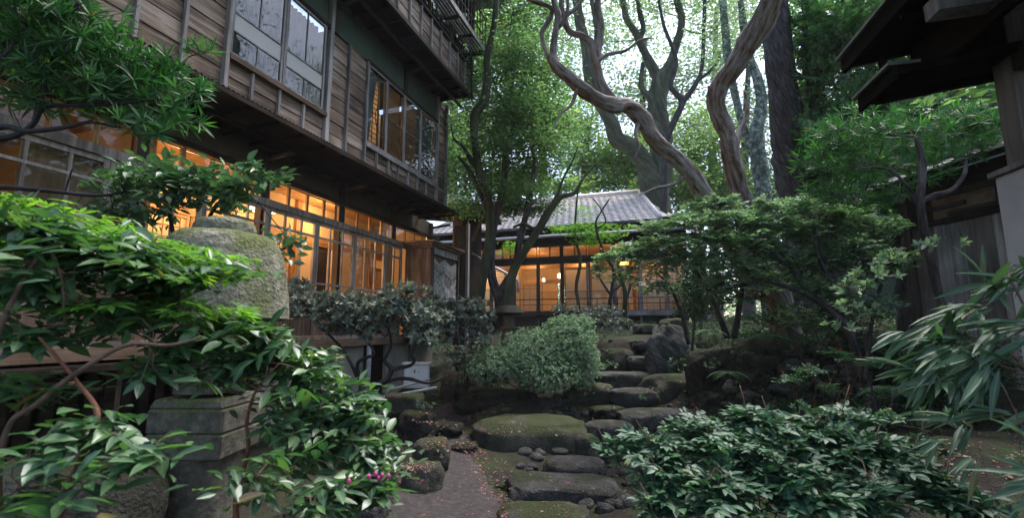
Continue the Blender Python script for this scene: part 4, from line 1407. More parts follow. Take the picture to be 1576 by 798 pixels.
rockp('flat mossy stepping stone nearest the camera at the bottom edge', 760, 912, 779, 4.15, .62, .35, 'mossrock', flat=.35, rough=.10)
rockp('long flat grooved stepping stone behind the nearest mossy one', 772, 962, 736, 4.85, .75, .42, 'rock', flat=.3, rough=.15, boxy=1.0, tilt=-.04)
rockp('rounded stepping stone right behind the long flat one', 833, 934, 705, 5.5, .6, .35, 'rock', flat=.4, rough=.10)
rockp('dark low stone between the azalea slab and the glossy bush', 905, 982, 682, 6.0, .5, .3, 'rock', flat=.3)
rockp('smooth oval stepping stone halfway up the stone steps', 897, 974, 648, 6.6, .55, .38, 'rock', flat=.5, rough=.08)
rockp('big sloping mossy slab in the middle below the azalea bush', 722, 905, 642, 6.7, 1.25, .85, 'mossrock', flat=.35, rough=.14, boxy=.9)
rockp('broad squared stone block on the right side of the steps', 945, 1088, 630, 7.2, .8, .5, 'rock', flat=.2, rough=.09, boxy=1.3)
rockp('dark rounded step above the broad squared block', 937, 1014, 598, 8.0, .7, .32, 'rock', flat=.4, rough=.08)
rockp('wide flat step below the upper mossy stones', 900, 1006, 573, 8.7, .9, .32, 'rock', flat=.2, rough=.12, boxy=1.0)
rockp('small dark step beside the striped boulder', 957, 1004, 548, 9.6, .55, .3, 'rock', flat=.3)
rockp('narrow step near the top of the stone stairs', 968, 1004, 524, 10.6, .5, .25, 'rock', flat=.2)
rockp('mossy round stone left of the upper steps', 925, 975, 536, 9.8, .7, .55, 'mossrock', flat=.8)
rockp('topmost pale green mossy stone by the pavilion', 974, 1013, 499, 12.5, .6, .3, 'mossrock', flat=.2, boxy=1.2)
rockp('mossy boulder just below the pavilion sill', 1012, 1060, 490, 11.5, .8, .6, 'mossrock', flat=.8)
rockp('large boulder with pale diagonal stripes right of the steps', 992, 1072, 500, 8.9, .95, 1.25, 'striped', flat=.95, rough=.26, boxy=.1, tilt=-.12)
rockp('dark mossy shoulder of rock under the striped boulder', 985, 1120, 575, 8.2, 1.0, .6, 'mossrock', flat=.7)
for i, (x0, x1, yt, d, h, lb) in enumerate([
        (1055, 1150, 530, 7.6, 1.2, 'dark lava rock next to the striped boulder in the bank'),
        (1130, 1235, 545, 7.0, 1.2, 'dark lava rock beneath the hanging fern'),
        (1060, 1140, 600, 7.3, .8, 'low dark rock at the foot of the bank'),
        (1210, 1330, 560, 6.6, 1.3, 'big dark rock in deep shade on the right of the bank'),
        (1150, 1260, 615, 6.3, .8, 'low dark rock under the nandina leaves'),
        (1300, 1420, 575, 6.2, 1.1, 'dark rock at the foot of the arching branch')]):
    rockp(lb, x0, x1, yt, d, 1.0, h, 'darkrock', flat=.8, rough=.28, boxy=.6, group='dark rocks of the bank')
for (x0, x1, yt, d, dp_, h, mt, lb) in [
        (690, 835, 596, 7.9, .9, .55, 'darkrock', 'dark overhanging rock under the azalea bush'),
        (676, 748, 572, 8.6, .8, .65, 'rock', 'pale grey boulder left of the azalea bush'),
        (588, 655, 605, 6.6, .5, .35, 'mossrock', 'crusty moss-capped rock beside the grey pipes'),
        (605, 672, 632, 6.3, .5, .5, 'darkrock', 'dark craggy rock stacked below the moss-capped one'),
        (648, 716, 650, 6.6, .5, .3, 'darkrock', 'low dark stone at the far end of the path'),
        (634, 694, 676, 5.2, .5, .35, 'mossrock', 'round mossy stone beside the path, the upper of two'),
        (616, 684, 712, 4.7, .5, .42, 'mossrock', 'round mossy stone beside the path, the lower of two'),
        (690, 735, 680, 6.0, .4, .25, 'darkrock', 'small dark stone at the left foot of the mossy slab'),
        (757, 800, 742, 4.9, .3, .2, 'darkrock', 'small dark stone wedged left of the long flat stone'),
        (865, 945, 590, 8.2, .6, .4, 'mossrock', 'mossy stone between the azalea and the steps'),
        (880, 920, 668, 6.3, .4, .3, 'mossrock', 'small mossy stone at the right edge of the big slab'),
        (515, 600, 752, 3.6, .5, .4, 'rock', 'grey stone under the pink buds at the bottom'),
        (440, 530, 768, 3.2, .5, .4, 'mossrock', 'mossy stone below the front shrub'),
        (-60, 245, 700, 2.0, .6, .75, 'mossrock', 'big mossy boulder at the bottom left corner'),
        (885, 940, 481, 11.5, .6, .3, 'mossrock', 'mossy mound behind the azalea bush'),
        (700, 770, 555, 9.3, .6, .4, 'darkrock', 'dark rock beneath the grey-leaved shrub'),
        (905, 965, 625, 7.4, .4, .35, 'darkrock', 'dark stone between the azalea roots and the oval step'),
        (1380, 1500, 690, 4.0, .7, .3, 'darkrock', 'low dark rock behind the glossy bush on the right')]:
    rockp(lb, x0, x1, yt, d, dp_, h, mt, flat=.7, rough=.3 if mt == 'darkrock' else .17, boxy=.3)

# fallen petals and leaves on path and stones
ALLV = BV_V + ROCKV
ALLF = BV_F + [tuple(i + len(BV_V) for i in f) for f in ROCKF]
abv = BVHTree.FromPolygons(ALLV, ALLF)
LV, LF = [], []
for reg in [(600, 790, 640, 798, 3000), (720, 1090, 560, 798, 1500), (860, 1060, 500, 600, 350), (1380, 1576, 640, 760, 500), (640, 760, 620, 700, 500)]:
    for _ in range(reg[4]):
        px, py = random.uniform(reg[0], reg[1]), random.uniform(reg[2], reg[3])
        if noise.noise(Vector((px * .02, py * .03, 0))) + random.uniform(-.5, .5) < 0:
            continue
        h = abv.ray_cast(EYE, ray(px, py).normalized())
        if h[0] is None or h[1].z < .35 or h[3] > 12:
            continue
        s_ = random.uniform(.005, .014) * (1 if random.random() < .8 else 1.9)
        a = random.uniform(0, 6.28)
        t1 = Vector((math.cos(a), math.sin(a), random.uniform(-.3, .3)))
        t1 = (t1 - h[1] * t1.dot(h[1]) * .8).normalized()
        t2 = h[1].cross(t1)
        c = h[0] + h[1] * .006
        b = len(LV)
        LV += [c - t1 * s_, c + t2 * s_ * .6 + h[1] * .003, c + t1 * s_, c - t2 * s_ * .6 + h[1] * .003]
        LF.append((b, b + 1, b + 2, b + 3))
link('fallen_petals', npmesh('fallen_petals', [tuple(v) for v in LV], quads=LF), M['petal'], None, (0, 0, 0), 'stuff')['label'] = 'pink and tan fallen petals strewn over the path and stones'

# rubble packed between the steps and along the bank
RV, RF = [], []
_b = bmesh.new()
bmesh.ops.create_icosphere(_b, subdivisions=2, radius=1.0)
I2 = np.array([v.co[:] for v in _b.verts])
F2 = np.array([[v.index for v in f.verts] for f in _b.faces])
_b.free()
for (x0, x1, ya, yb, n, smax) in [(800, 1090, 560, 790, 330, .10), (640, 740, 600, 700, 50, .08), (900, 1010, 500, 600, 60, .09), (1060, 1400, 540, 650, 90, .13), (560, 700, 600, 660, 40, .07), (700, 900, 590, 640, 40, .08)]:
    for _ in range(n):
        h = abv.ray_cast(EYE, ray(random.uniform(x0, x1), random.uniform(ya, yb)).normalized())
        if h[0] is None or h[3] > 12 or h[2] < len(BV_F) * 0 or h[1].z < .25:
            continue
        if h[2] >= len(BV_F):
            continue
        r_ = smax * random.uniform(.3, 1)
        o_ = Vector((random.random() * 50, random.random() * 50, 0))
        v = I2 * (1 + .35 * np.array([noise.noise(Vector(q) * 1.6 + o_) for q in I2]))[:, None] * np.array([random.uniform(.8, 1.3), random.uniform(.7, 1.1), random.uniform(.45, .8)]) * r_
        a_ = random.uniform(0, 6.28)
        v = v @ np.array([[math.cos(a_), math.sin(a_), 0], [-math.sin(a_), math.cos(a_), 0], [0, 0, 1]])
        RF.append(F2 + len(RV) * len(I2))
        RV.append(v + np.array(h[0]) + np.array([0, 0, r_ * .15]))
link('rubble', npmesh('rubble', np.concatenate(RV), tris=np.concatenate(RF), smooth=True), M['rock'], None, (0, 0, 0), 'stuff')['label'] = 'small rubble stones packed between the steps'

# loose gravel and crumbs of earth on the path
_c = np.array([(1, 0, 0), (-1, 0, 0), (0, 1, 0), (0, -1, 0), (0, 0, 1), (0, 0, -1)], float)
_t = np.array([(0, 2, 4), (2, 1, 4), (1, 3, 4), (3, 0, 4), (2, 0, 5), (1, 2, 5), (3, 1, 5), (0, 3, 5)])
GVx = []
for _ in range(9000):
    px, py = random.uniform(590, 800), random.uniform(640, 800)
    h = abv.ray_cast(EYE, ray(px, py).normalized())
    if h[0] is None or h[1].z < .75 or h[3] > 9:
        continue
    GVx.append((*h[0], random.uniform(.002, .006) * (1 if random.random() < .93 else 2.2)))
GVx = np.array(GVx)
Vp = (GVx[:, None, :3] + GVx[:, None, 3:] * _c[None] * rng.uniform(.6, 1.2, (len(GVx), 6, 1)) * np.array([1, 1, .6])).reshape(-1, 3)
link('path_gravel', npmesh('path_gravel', Vp, tris=(_t[None] + (np.arange(len(GVx)) * 6)[:, None, None]).reshape(-1, 3)), M['path'], None, (0, 0, 0), 'stuff')['label'] = 'loose gravel and crumbs of earth on the path'

# ------------------------------------------------------------------ vegetation helpers
def tmpl_leaf(w=.42, fold=.10, droop=.12, full=True):
    if full:
        st = [(0, 0), (.18, .62), (.42, 1.0), (.70, .72), (.88, .30), (1, 0)]
    else:
        st = [(0, 0), (.45, 1.0), (1, 0)]
    V, tris, quads = [], [], []
    mid, lf, rt = [], [], []
    for (t, ww) in st:
        z = -droop * t * t
        mid.append(len(V)); V.append((0, t, z))
        if ww > 0:
            lf.append(len(V)); V.append((-ww * w / 2, t, z + fold * ww * w))
            rt.append(len(V)); V.append((ww * w / 2, t, z + fold * ww * w))
    n = len(lf)
    tris += [(mid[0], mid[1], lf[0]), (mid[0], rt[0], mid[1]), (mid[n], mid[n + 1], lf[n - 1]), (mid[n], rt[n - 1], mid[n + 1])]
    for i in range(n - 1):
        quads += [(mid[i + 1], mid[i + 2], lf[i + 1], lf[i]), (mid[i + 1], rt[i], rt[i + 1], mid[i + 2])]
    return np.array(V, float), np.array(quads, int).reshape(-1, 4), np.array(tris, int)


T_FULL = tmpl_leaf(.40, .16, .16)
T_OVAL = tmpl_leaf(.50, .14, .08)
T_SET = [T_FULL, tmpl_leaf(.46, .05, .30), tmpl_leaf(.36, .26, -.02)]
O_SET = [T_OVAL, tmpl_leaf(.44, .05, .24), tmpl_leaf(.56, .22, .02)]
T_MID = (np.array([(0, 0, 0), (-.22, .45, .05), (0, 1, -.10), (.22, .45, .05)], float), np.zeros((0, 4), int), np.array([(0, 2, 1), (0, 3, 2)], int))
T_WIDE = (np.array([(0, 0, 0), (-.30, .45, .06), (0, 1, -.06), (.30, .45, .06)], float), np.zeros((0, 4), int), np.array([(0, 2, 1), (0, 3, 2)], int))
T_BLADE = tmpl_leaf(.135, .3, .22)
T_NEEDLE = tmpl_leaf(.12, .2, .16)
_sv, _sq, _st = [], [], []
for k, a in enumerate((-1.5, -.75, 0, .75, 1.5)):      # palmate maple leaf
    l = (0.6, .9, 1.0, .9, .6)[k]
    b = len(_sv)
    d = np.array([math.sin(a), math.cos(a)])
    e = np.array([math.cos(a), -math.sin(a)])
    _sv += [(0, 0, 0), (*(d * l * .5 - e * .11), .02), (*(d * l), -.06), (*(d * l * .5 + e * .11), .02)]
    _st += [(b, b + 2, b + 1), (b, b + 3, b + 2)]
T_MAPLE = (np.array(_sv, float) * .75, np.zeros((0, 4), int), np.array(_st, int))


def unit(a):
    return a / np.maximum(np.linalg.norm(a, axis=-1, keepdims=True), 1e-9)


CFX = np.array(_f), np.array(_r), np.array(_u)


def leaves(parent, mat, P, D, N, S, tmpl, name='foliage', split=0, kind=None, single='leaf'):
    P, D, N, S = [np.asarray(a, float) for a in (P, D, N, S)]
    D = unit(D)
    N = unit(N - D * (N * D).sum(-1, keepdims=True))
    X = np.cross(D, N)
    rib = (np.abs(tmpl[0][:, 0]) < 1e-6).astype(np.float32) if not isinstance(tmpl, list) and len(tmpl[0]) > 9 and tmpl is not T_MAPLE else None
    if isinstance(tmpl, list):
        g = rng.integers(0, len(tmpl), len(P))
        for q in range(len(tmpl)):
            w_ = g == q
            leaves(parent, mat, P[w_], D[w_], N[w_], S[w_] * (1, .82, .66)[q % 3], tmpl[q], name, split // len(tmpl), kind, single)
        return
    TV, TQ, TT = tmpl
    if split:
        v = P + D * S[:, None] * .5 - np.array(EYE)
        dz = v @ CFX[0]
        sx, sy = (v @ CFX[1]) / np.maximum(dz, .01) * FPX, (v @ CFX[2]) / np.maximum(dz, .01) * FPX
        key = np.where((dz > .1) & (abs(sx) < 800) & (abs(sy) < 410), S / np.maximum(dz, .01), 0)
        order = np.argsort(-key)
        big, rest = order[:split], order[split:]
        me = npmesh(single, TV, quads=TQ if len(TQ) else None, tris=TT, smooth=True)
        me.materials.append(mat)
        if rib is not None:
            me.attributes.new('rib', 'FLOAT', 'POINT').data.foreach_set('value', rib)
        for i in big:
            o = bpy.data.objects.new(single, me)
            COL.objects.link(o)
            m = Matrix(((X[i, 0], D[i, 0], N[i, 0]), (X[i, 1], D[i, 1], N[i, 1]), (X[i, 2], D[i, 2], N[i, 2])))
            o.rotation_euler = m.to_euler()
            o.scale = (S[i],) * 3
            o.parent = parent
            o.location = Vector(P[i]) - WO[parent]
            WO[o] = Vector(P[i])
        P, D, N, S, X = P[rest], D[rest], N[rest], S[rest], X[rest]
        kind = 'stuff'
        if not len(P):
            return None
    V = P[:, None, :] + S[:, None, None] * (TV[None, :, 0:1] * X[:, None] + TV[None, :, 1:2] * D[:, None] + TV[None, :, 2:3] * N[:, None])
    k = len(TV)
    off = (np.arange(len(P)) * k)[:, None, None]
    Qd = (TQ[None] + off).reshape(-1, 4) if len(TQ) else None
    Tr = (TT[None] + off).reshape(-1, 3) if len(TT) else None
    V = V.reshape(-1, 3)
    c = (V.min(0) + V.max(0)) / 2
    me = npmesh(name, V - c, quads=Qd, tris=Tr, smooth=True)
    if rib is not None:
        me.attributes.new('rib', 'FLOAT', 'POINT').data.foreach_set('value', np.tile(rib, len(P)))
    return link(name, me, mat, parent, c, kind)


def blob_pts(bl):
    """(px, py, distance, half-width px, half-height px, half-depth m, count) -> points and the blob's centre"""
    px, py, d, rx, ry, rd, n = bl[:7]
    q = unit(rng.normal(size=(n, 3))) * (rng.random((n, 1)) ** .42)
    c = np.array(at(px, py, d))
    s = d / FPX
    Fh = np.array(_f)
    P = c + q[:, :1] * rx * s * CFX[1] + q[:, 1:2] * ry * s * CFX[2] + q[:, 2:] * rd * Fh
    return P, c, q


def sprigs(P, A, U, k, L, S, ang=.9, droop=.25, tip=True, jit=.25):
    """alternate leaves along short shoots"""
    n = len(P)
    A = unit(A)
    U = unit(U - A * (U * A).sum(-1, keepdims=True))
    Sd = np.cross(A, U)
    pp, dd, nn, ss = [], [], [], []
    for i in range(k):
        t = (i + .6) / k
        last = tip and i == k - 1
        sgn = (1 if i % 2 else -1)
        a = (ang * (1 - .35 * t)) if not last else 0.08
        d = A * math.cos(a) + Sd * sgn * math.sin(a) + rng.normal(size=(n, 3)) * jit * .5
        d[:, 2] -= droop
        pp.append(P + A * L[:, None] * (t - 1) + rng.normal(size=(n, 3)) * .002)
        dd.append(d)
        nn.append(U + rng.normal(size=(n, 3)) * jit + np.array([0, 0, .25]))
        ss.append(S * rng.uniform(.75, 1.15, n) * (1 - .25 * abs(t - .6)))
    return [np.concatenate(a) for a in (pp, dd, nn, ss)]


def whorls(P, A, k, S, spread=1.05, jit=.2):
    n = len(P)
    A = unit(A)
    R0 = unit(np.cross(A, rng.normal(size=(n, 3))))
    R1 = np.cross(A, R0)
    pp, dd, nn, ss = [], [], [], []
    for i in range(k):
        th = 2 * math.pi * i / k * 1.0 + rng.normal(size=(n, 1)) * .25
        sp = spread * (1 - .45 * (i % 2)) + rng.normal(size=(n, 1)) * .12
        rad = R0 * np.cos(th) + R1 * np.sin(th)
        d = A * np.cos(sp) + rad * np.sin(sp)
        pp.append(P + A * rng.uniform(-.012, .004, (n, 1)))
        dd.append(d + rng.normal(size=(n, 3)) * jit * .3)
        nn.append(A * np.sin(sp) - rad * np.cos(sp) * .6 + rng.normal(size=(n, 3)) * jit)
        ss.append(S * rng.uniform(.75, 1.15, n))
    return [np.concatenate(a) for a in (pp, dd, nn, ss)]


def clouds(P, k, rad, S, flat=.35, jit=.45):
    """flat irregular clumps of k leaves each, for crowns seen from far"""
    n = len(P)
    off = rng.normal(size=(n, k, 3)) * np.array([1, 1, flat]) * (rad[:, None, None] if hasattr(rad, '__len__') else rad)
    pp = (P[:, None] + off).reshape(-1, 3)
    d = unit(off + rng.normal(size=(n, k, 3)) * .25 * (rad if not hasattr(rad, '__len__') else rad[:, None, None]))
    d[..., 2] = d[..., 2] * min(.4, flat) - .15
    d = d.reshape(-1, 3)
    nn = np.array([0, 0, 1.0]) + rng.normal(size=(n * k, 3)) * jit
    return pp, d, nn, S * rng.uniform(.65, 1.3, n * k)


def limb(pts, sub=6, wob=.0):
    """rows of (px, py, distance, width px) -> world polyline and radii"""
    q = spline(pts, sub=sub)
    P = [at(a, b, d) for a, b, d, w in q]
    r = [max(w, .3) * d / FPX / 2 for a, b, d, w in q]
    if wob:
        P = [p + Vector((noise.noise(p * 2.3), noise.noise(p * 2.3 + Vector((9, 0, 0))), 0)) * wob for p in P]
    return P, r


def add_limb(name, pts, mat, parent, n=10, flute=0.0, rough=.12, sub=7, wob=0, tw=.35):
    P, r = limb(pts, sub, wob)
    r = [x * (1 + .13 * noise.noise(p * 5.1 / max(1, p.length * .12)) + .07 * noise.noise(p * 14)) for x, p in zip(r, P)]
    return MB().tube(P, r, n, flute=flute, rough=rough, tw=tw).build(name, mat, parent, smooth=True), P, r


def twigs(parent, mat, ends, anchors, r0=.004, r1=.0015, name='twig', maxn=400):
    """thin shoots joining leaf sprays to the nearest bough"""
    if len(ends) > maxn:
        ends = ends[rng.permutation(len(ends))[:maxn]]
    A = np.array([tuple(a) for a in anchors])
    V, F = [], []
    m = MB()
    for e in ends:
        d = ((A - e) ** 2).sum(1)
        a = A[np.argmin(d + rng.random(len(d)) * .02 * d.max())]
        a, e = Vector(a), Vector(e)
        mid = (a + e) / 2 + Vector(rng.normal(size=3)) * (e - a).length * .10 - Vector((0, 0, (e - a).length * .06))
        m.tube([a, (a + mid) / 2 + (mid - a) * .08, mid, e], [r0, r0 * .8, (r0 + r1) / 2, r1], 4, cap=False)
    return m.build(name, mat, parent, kind='stuff')


def plant(name, label, cat, root, blobs, style, mat, tmpl, size, k=6, L=.12, group=None, wood_='twig', lim=None, split=0, br=.012,
          up=(0, 0, 1), out=.8, twr=.003, seedup=.6, droop=.25, rad=.2, flat=.35, mode=None, leaf='leaf', crown='foliage', extra=None, twn=400, ang=.9, branches=True, jit=.25, flatz=.45, ujit=.25, mul=1.0):
    root = Vector(root)
    t = thing(name, label, cat, root, group)
    anch = []
    if lim:
        for l_ in lim:
            _, P, r = add_limb(l_[0], l_[1], M[l_[2] if len(l_) > 2 else wood_], t, n=l_[3] if len(l_) > 3 else 8, flute=l_[4] if len(l_) > 4 else 0, rough=.15)
            anch += P[len(P) // 4:]
    PP, AA, CC = [], [], []
    for b in blobs:
        b = (*b[:6], int(b[6] * mul + .5))
        P, c, q = blob_pts(b)
        if branches:
            cv = Vector(c)
            near = min(anch, key=lambda a: (a - cv).length) if lim else root
            d = cv - near
            m1 = near + d * .4 + Vector(rng.normal(size=3)) * d.length * .08 + Vector((0, 0, d.length * (.10 if not lim else .03)))
            pl_ = spline([(*near, br), (*m1, br * .75), (*(near + d * .75 + Vector(rng.normal(size=3)) * d.length * .05), br * .55), (*(cv + d * .15), br * .3)], sub=5)
            pts = [Vector(p[:3]) for p in pl_]
            MB().tube(pts, [max(p[3], .001) for p in pl_], 7, rough=.1).build('branch', M[wood_], t, smooth=True)
            anch += pts[3:]
        o = P - c
        o = unit(o) * out + np.array([0, 0, seedup]) + rng.normal(size=P.shape) * .35
        PP.append(P); AA.append(o); CC.append(c)
    P, A = np.concatenate(PP), np.concatenate(AA)
    if mode == 'view':
        pass
    if style == 'sprig':
        A[:, 2] *= flatz
        U = np.tile(np.array(up, float), (len(P), 1)) + rng.normal(size=P.shape) * ujit
        a = sprigs(P, A, U, k, np.full(len(P), L) * rng.uniform(.7, 1.3, len(P)), size, droop=droop, ang=ang, jit=jit)
    elif style == 'whorl':
        a = whorls(P, A, k, size)
    elif style == 'droop':
        pp, dd, nn, ss = [], [], [], []
        base = rng.normal(size=(len(P), 3)) * .5
        for i in range(k):
            f = (i - (k - 1) / 2) / k
            d = -CFX[1] * (1 - abs(f) * .5) + np.array([0, 0, -.30 - f * 1.1]) + CFX[0] * f * .25 + base + rng.normal(size=P.shape) * .10
            pp.append(P + rng.normal(size=P.shape) * .006 + CFX[1] * f * .03)
            dd.append(d)
            nn.append(np.array([0, 0, 1.0]) - CFX[0] * .5 + rng.normal(size=P.shape) * .25)
            ss.append(size * rng.uniform(.65, 1.2, len(P)))
        a = [np.concatenate(z_) for z_ in (pp, dd, nn, ss)]
    elif style == 'fan':
        A = A * .3 + np.array(up, float)
        a = whorls(P, A, k, size, spread=.62)
    else:
        a = clouds(P, k, rad, size, flat=flat)
    if twn:
        twigs(t, M[wood_], P, anch if anch else [root], twr, twr * .4, maxn=twn)
    leaves(t, M[mat], *a, tmpl, name=crown, split=split, single=leaf)
    return t, anch


def gp(px, d, dz=0.0):
    p = at(px, 505, d)
    return (p.x, p.y, gdown(p.x, p.y) + dz)


# ------------------------------------------------------------------ trees
# the old twisting tree with peeling bark
myr = [('trunk', [(1212, 520, 7.7, 47.9), (1203, 478, 7.6, 40.2), (1180, 420, 7.5, 36.3), (1160, 360, 7.5, 32.5), (1144, 320, 7.5, 30.9), (1135, 285, 7.4, 28.6), (1127, 245, 7.3, 26.3), (1118, 205, 7.2, 25.5), (1104, 165, 7.1, 27.0),
                  (1108, 130, 7.0, 28.6), (1130, 102, 6.8, 29.3), (1152, 68, 6.6, 31.6), (1175, 28, 6.4, 34.0), (1192, -10, 6.2, 32.5), (1215, -70, 6.0, 29.3), (1230, -160, 5.9, 23.2)], 'bark_myrtle', 16, .09),
       ('limb', [(1106, 165, 7.1, 20.1), (1099, 147, 7.05, 15.5), (1093, 137, 7.0, 9.3), (1090, 132, 7.0, 3.1)], 'bark_myrtle', 12, .05),
       ('limb', [(1170, 452, 7.6, 26.3), (1135, 395, 7.4, 27.8), (1108, 345, 7.2, 27.8), (1090, 312, 7.1, 26.3), (1066, 272, 7.0, 25.5), (1036, 240, 6.9, 23.9), (1008, 214, 6.8, 23.9), (985, 180, 6.7, 23.9), (966, 162, 6.6, 21.6), (944, 163, 6.5, 23.2),
                 (918, 152, 6.4, 20.9), (890, 131, 6.3, 19.3), (868, 113, 6.2, 18.6), (855, 98, 6.2, 15.5), (851, 80, 6.2, 10.9), (855, 50, 6.2, 10.0), (859, 24, 6.2, 10.0), (852, 0, 6.2, 9.3), (845, -60, 6.2, 7.7)], 'bark_myrtle', 16, .10),
       ('limb', [(855, 105, 6.2, 11.6), (843, 85, 6.25, 7.7), (835, 62, 6.3, 7.0), (836, 45, 6.3, 7.0), (847, 28, 6.3, 7.0), (848, 12, 6.3, 7.0), (825, 2, 6.3, 7.7), (800, -8, 6.3, 7.0)], 'bark_myrtle', 10, .08),
       ('limb', [(955, 165, 6.55, 17.0), (937, 148, 6.5, 15.5), (925, 124, 6.5, 13.2), (917, 94, 6.5, 11.6), (910, 66, 6.5, 11.6), (895, 54, 6.5, 10.0), (876, 48, 6.5, 9.3), (868, 24, 6.5, 8.5), (864, 0, 6.5, 7.7), (868, -60, 6.5, 6.2)], 'bark_myrtle', 12, .10),
       ('limb', [(917, 100, 6.5, 10.0), (920, 75, 6.55, 11.6), (925, 40, 6.6, 10.9), (920, 5, 6.6, 10.0), (926, -50, 6.6, 8.5)], 'bark_myrtle', 12, .08),
       ('limb', [(1127, 235, 7.3, 14), (1140, 200, 7.4, 8), (1150, 170, 7.5, 6), (1146, 140, 7.6, 4)], 'bark_myrtle', 8, .05),
       ('limb', [(985, 182, 6.7, 9), (978, 205, 6.6, 5), (984, 225, 6.55, 4), (978, 240, 6.5, 2)], 'bark_myrtle', 8, .05),
       ('limb', [(1060, 262, 7.0, 9), (1040, 282, 6.9, 6), (1010, 290, 6.8, 4), (985, 300, 6.7, 2)], 'bark_myrtle', 8, .05),
       ('limb', [(915, 98, 6.5, 9), (935, 84, 6.45, 6), (962, 78, 6.4, 5), (985, 62, 6.4, 4), (1003, 58, 6.4, 2.5)], 'bark_myrtle', 8, .05),
       ('limb', [(890, 130, 6.3, 8), (880, 160, 6.2, 5), (862, 176, 6.15, 4), (850, 200, 6.1, 2)], 'bark_myrtle', 8, .05),
       ('limb', [(868, 26, 6.5, 8), (890, 8, 6.5, 6), (905, -20, 6.5, 5)], 'bark_myrtle', 8, .05),
       ('limb', [(857, 44, 6.2, 8), (872, 22, 6.15, 6), (874, -10, 6.1, 5)], 'bark_myrtle', 8, .05)]
plant('old_myrtle_tree', 'old leaning tree with two twisting limbs of pinkish peeling bark', 'tree', gp(1205, 7.7),
      [(870, -150, 6.3, 150, 60, .9, 60), (1150, -140, 6.2, 160, 50, 1.0, 60), (1020, -190, 6.3, 160, 50, 1.0, 40)], 'cloud', 'lf_tree', T_MID, .07, k=16, rad=.22,
      lim=myr, br=.03, wood_='bark_myrtle', twn=60, twr=.006)

# dark mossy double trunk behind it
mos = [('trunk', [(1030, 490, 22.2, 60), (1022, 400, 22.0, 50), (1016, 350, 21.8, 44), (1010, 320, 21.4, 42), (1003, 290, 21.4, 40), (996, 262, 21.4, 30), (985, 240, 21.3, 28), (968, 224, 21.1, 26), (950, 214, 20.9, 25), (939, 186, 20.7, 22), (918, 148, 20.7, 20), (906, 108, 20.5, 17), (901, 68, 20.5, 15), (891, 24, 20.5, 15), (884, -40, 20.5, 13)], 'bark_moss', 12, .05),
       ('trunk', [(1008, 308, 21.4, 38), (1018, 262, 21.6, 36), (1016, 215, 21.8, 34), (1012, 168, 21.8, 30), (1016, 125, 21.8, 27), (1030, 102, 21.8, 16), (1041, 68, 21.8, 13), (1049, 32, 21.8, 11), (1041, -6, 21.8, 9), (1036, -60, 21.8, 7)], 'bark_moss', 12, .05),
       ('limb', [(1016, 128, 21.8, 18), (1005, 105, 21.8, 15), (994, 84, 21.8, 13), (978, 50, 21.8, 11), (963, 24, 21.8, 10), (955, -30, 21.8, 8)], 'bark_moss'),
       ('limb', [(984, 62, 21.8, 9), (990, 42, 21.8, 8), (984, 16, 21.8, 8), (978, -30, 21.8, 6)], 'bark_moss'),
       ('limb', [(1012, 172, 21.8, 14), (1003, 155, 21.8, 10), (988, 136, 21.8, 9), (987, 118, 21.8, 7), (989, 96, 21.8, 6)], 'bark_moss'),
       ('limb', [(905, 110, 20.7, 10), (918, 60, 20.7, 8), (914, 20, 20.7, 7), (905, -30, 20.7, 6)], 'bark_moss')]
plant('mossy_tree', 'dark green mossy tree with forked trunks standing behind the twisting pinkish limb', 'tree', gp(1015, 22.3),
      [(930, -40, 21, 110, 60, 2.3, 110), (1060, -30, 22, 110, 55, 2.5, 110), (980, 60, 23, 60, 60, 1.6, 26), (1090, 60, 23, 55, 60, 2.0, 34), (1060, 190, 23, 50, 45, 1.6, 34), (870, 60, 22, 45, 60, 1.6, 30)], 'cloud', 'lf_pale', T_WIDE, .16, k=26, rad=.45, mul=.62,
      lim=mos, br=.05, wood_='bark_moss', twn=120, twr=.014)

plant('slim_crooked_tree', 'slim black crooked tree between the mossy tree and the peeling trunk', 'tree', gp(1020, 20),
      [(1100, -30, 20, 60, 40, .7, 40), (1020, -40, 20, 50, 40, .6, 36), (1120, 80, 20.4, 30, 25, .4, 14)], 'cloud', 'lf_tree', T_MID, .15, k=14, rad=.4,
      lim=[('trunk', [(1020, 400, 20, 12), (1022, 300, 20, 11), (1026, 220, 20, 10), (1036, 190, 20, 10), (1050, 158, 20, 10), (1040, 143, 20, 9), (1032, 130, 20, 9), (1040, 98, 20, 8), (1036, 75, 20, 6), (1022, 40, 20, 5), (1012, -10, 20, 4)], 'bark_black'),
           ('limb', [(1050, 158, 20, 9), (1064, 140, 20, 8), (1078, 114, 20, 7), (1082, 80, 20, 6), (1084, 20, 20, 6), (1086, -30, 20, 5)], 'bark_black'),
           ('limb', [(1074, 124, 20, 6), (1092, 110, 20, 5), (1106, 92, 20, 4), (1108, 78, 20, 3)], 'bark_black')], wood_='bark_black', twn=40)

plant('straight_dark_trunk', 'thick straight tree trunk with rough dark bark right of the peeling trunk', 'tree', gp(1236, 9.3),
      [(1170, -150, 9.2, 150, 60, 1.5, 70), (1290, -90, 9.4, 120, 60, 1.2, 30)], 'cloud', 'lf_dark', T_MID, .085, k=16, rad=.25,
      lim=[('trunk', [(1248, 500, 9.3, 74), (1241, 420, 9.3, 62), (1233, 330, 9.3, 56), (1222, 265, 9.3, 52), (1210, 180, 9.2, 47), (1200, 100, 9.1, 41), (1195, 40, 9.1, 37), (1190, -60, 9.1, 32), (1186, -160, 9.1, 24)], 'bark_dark', 22, .03)],
      wood_='bark_dark', twn=40)

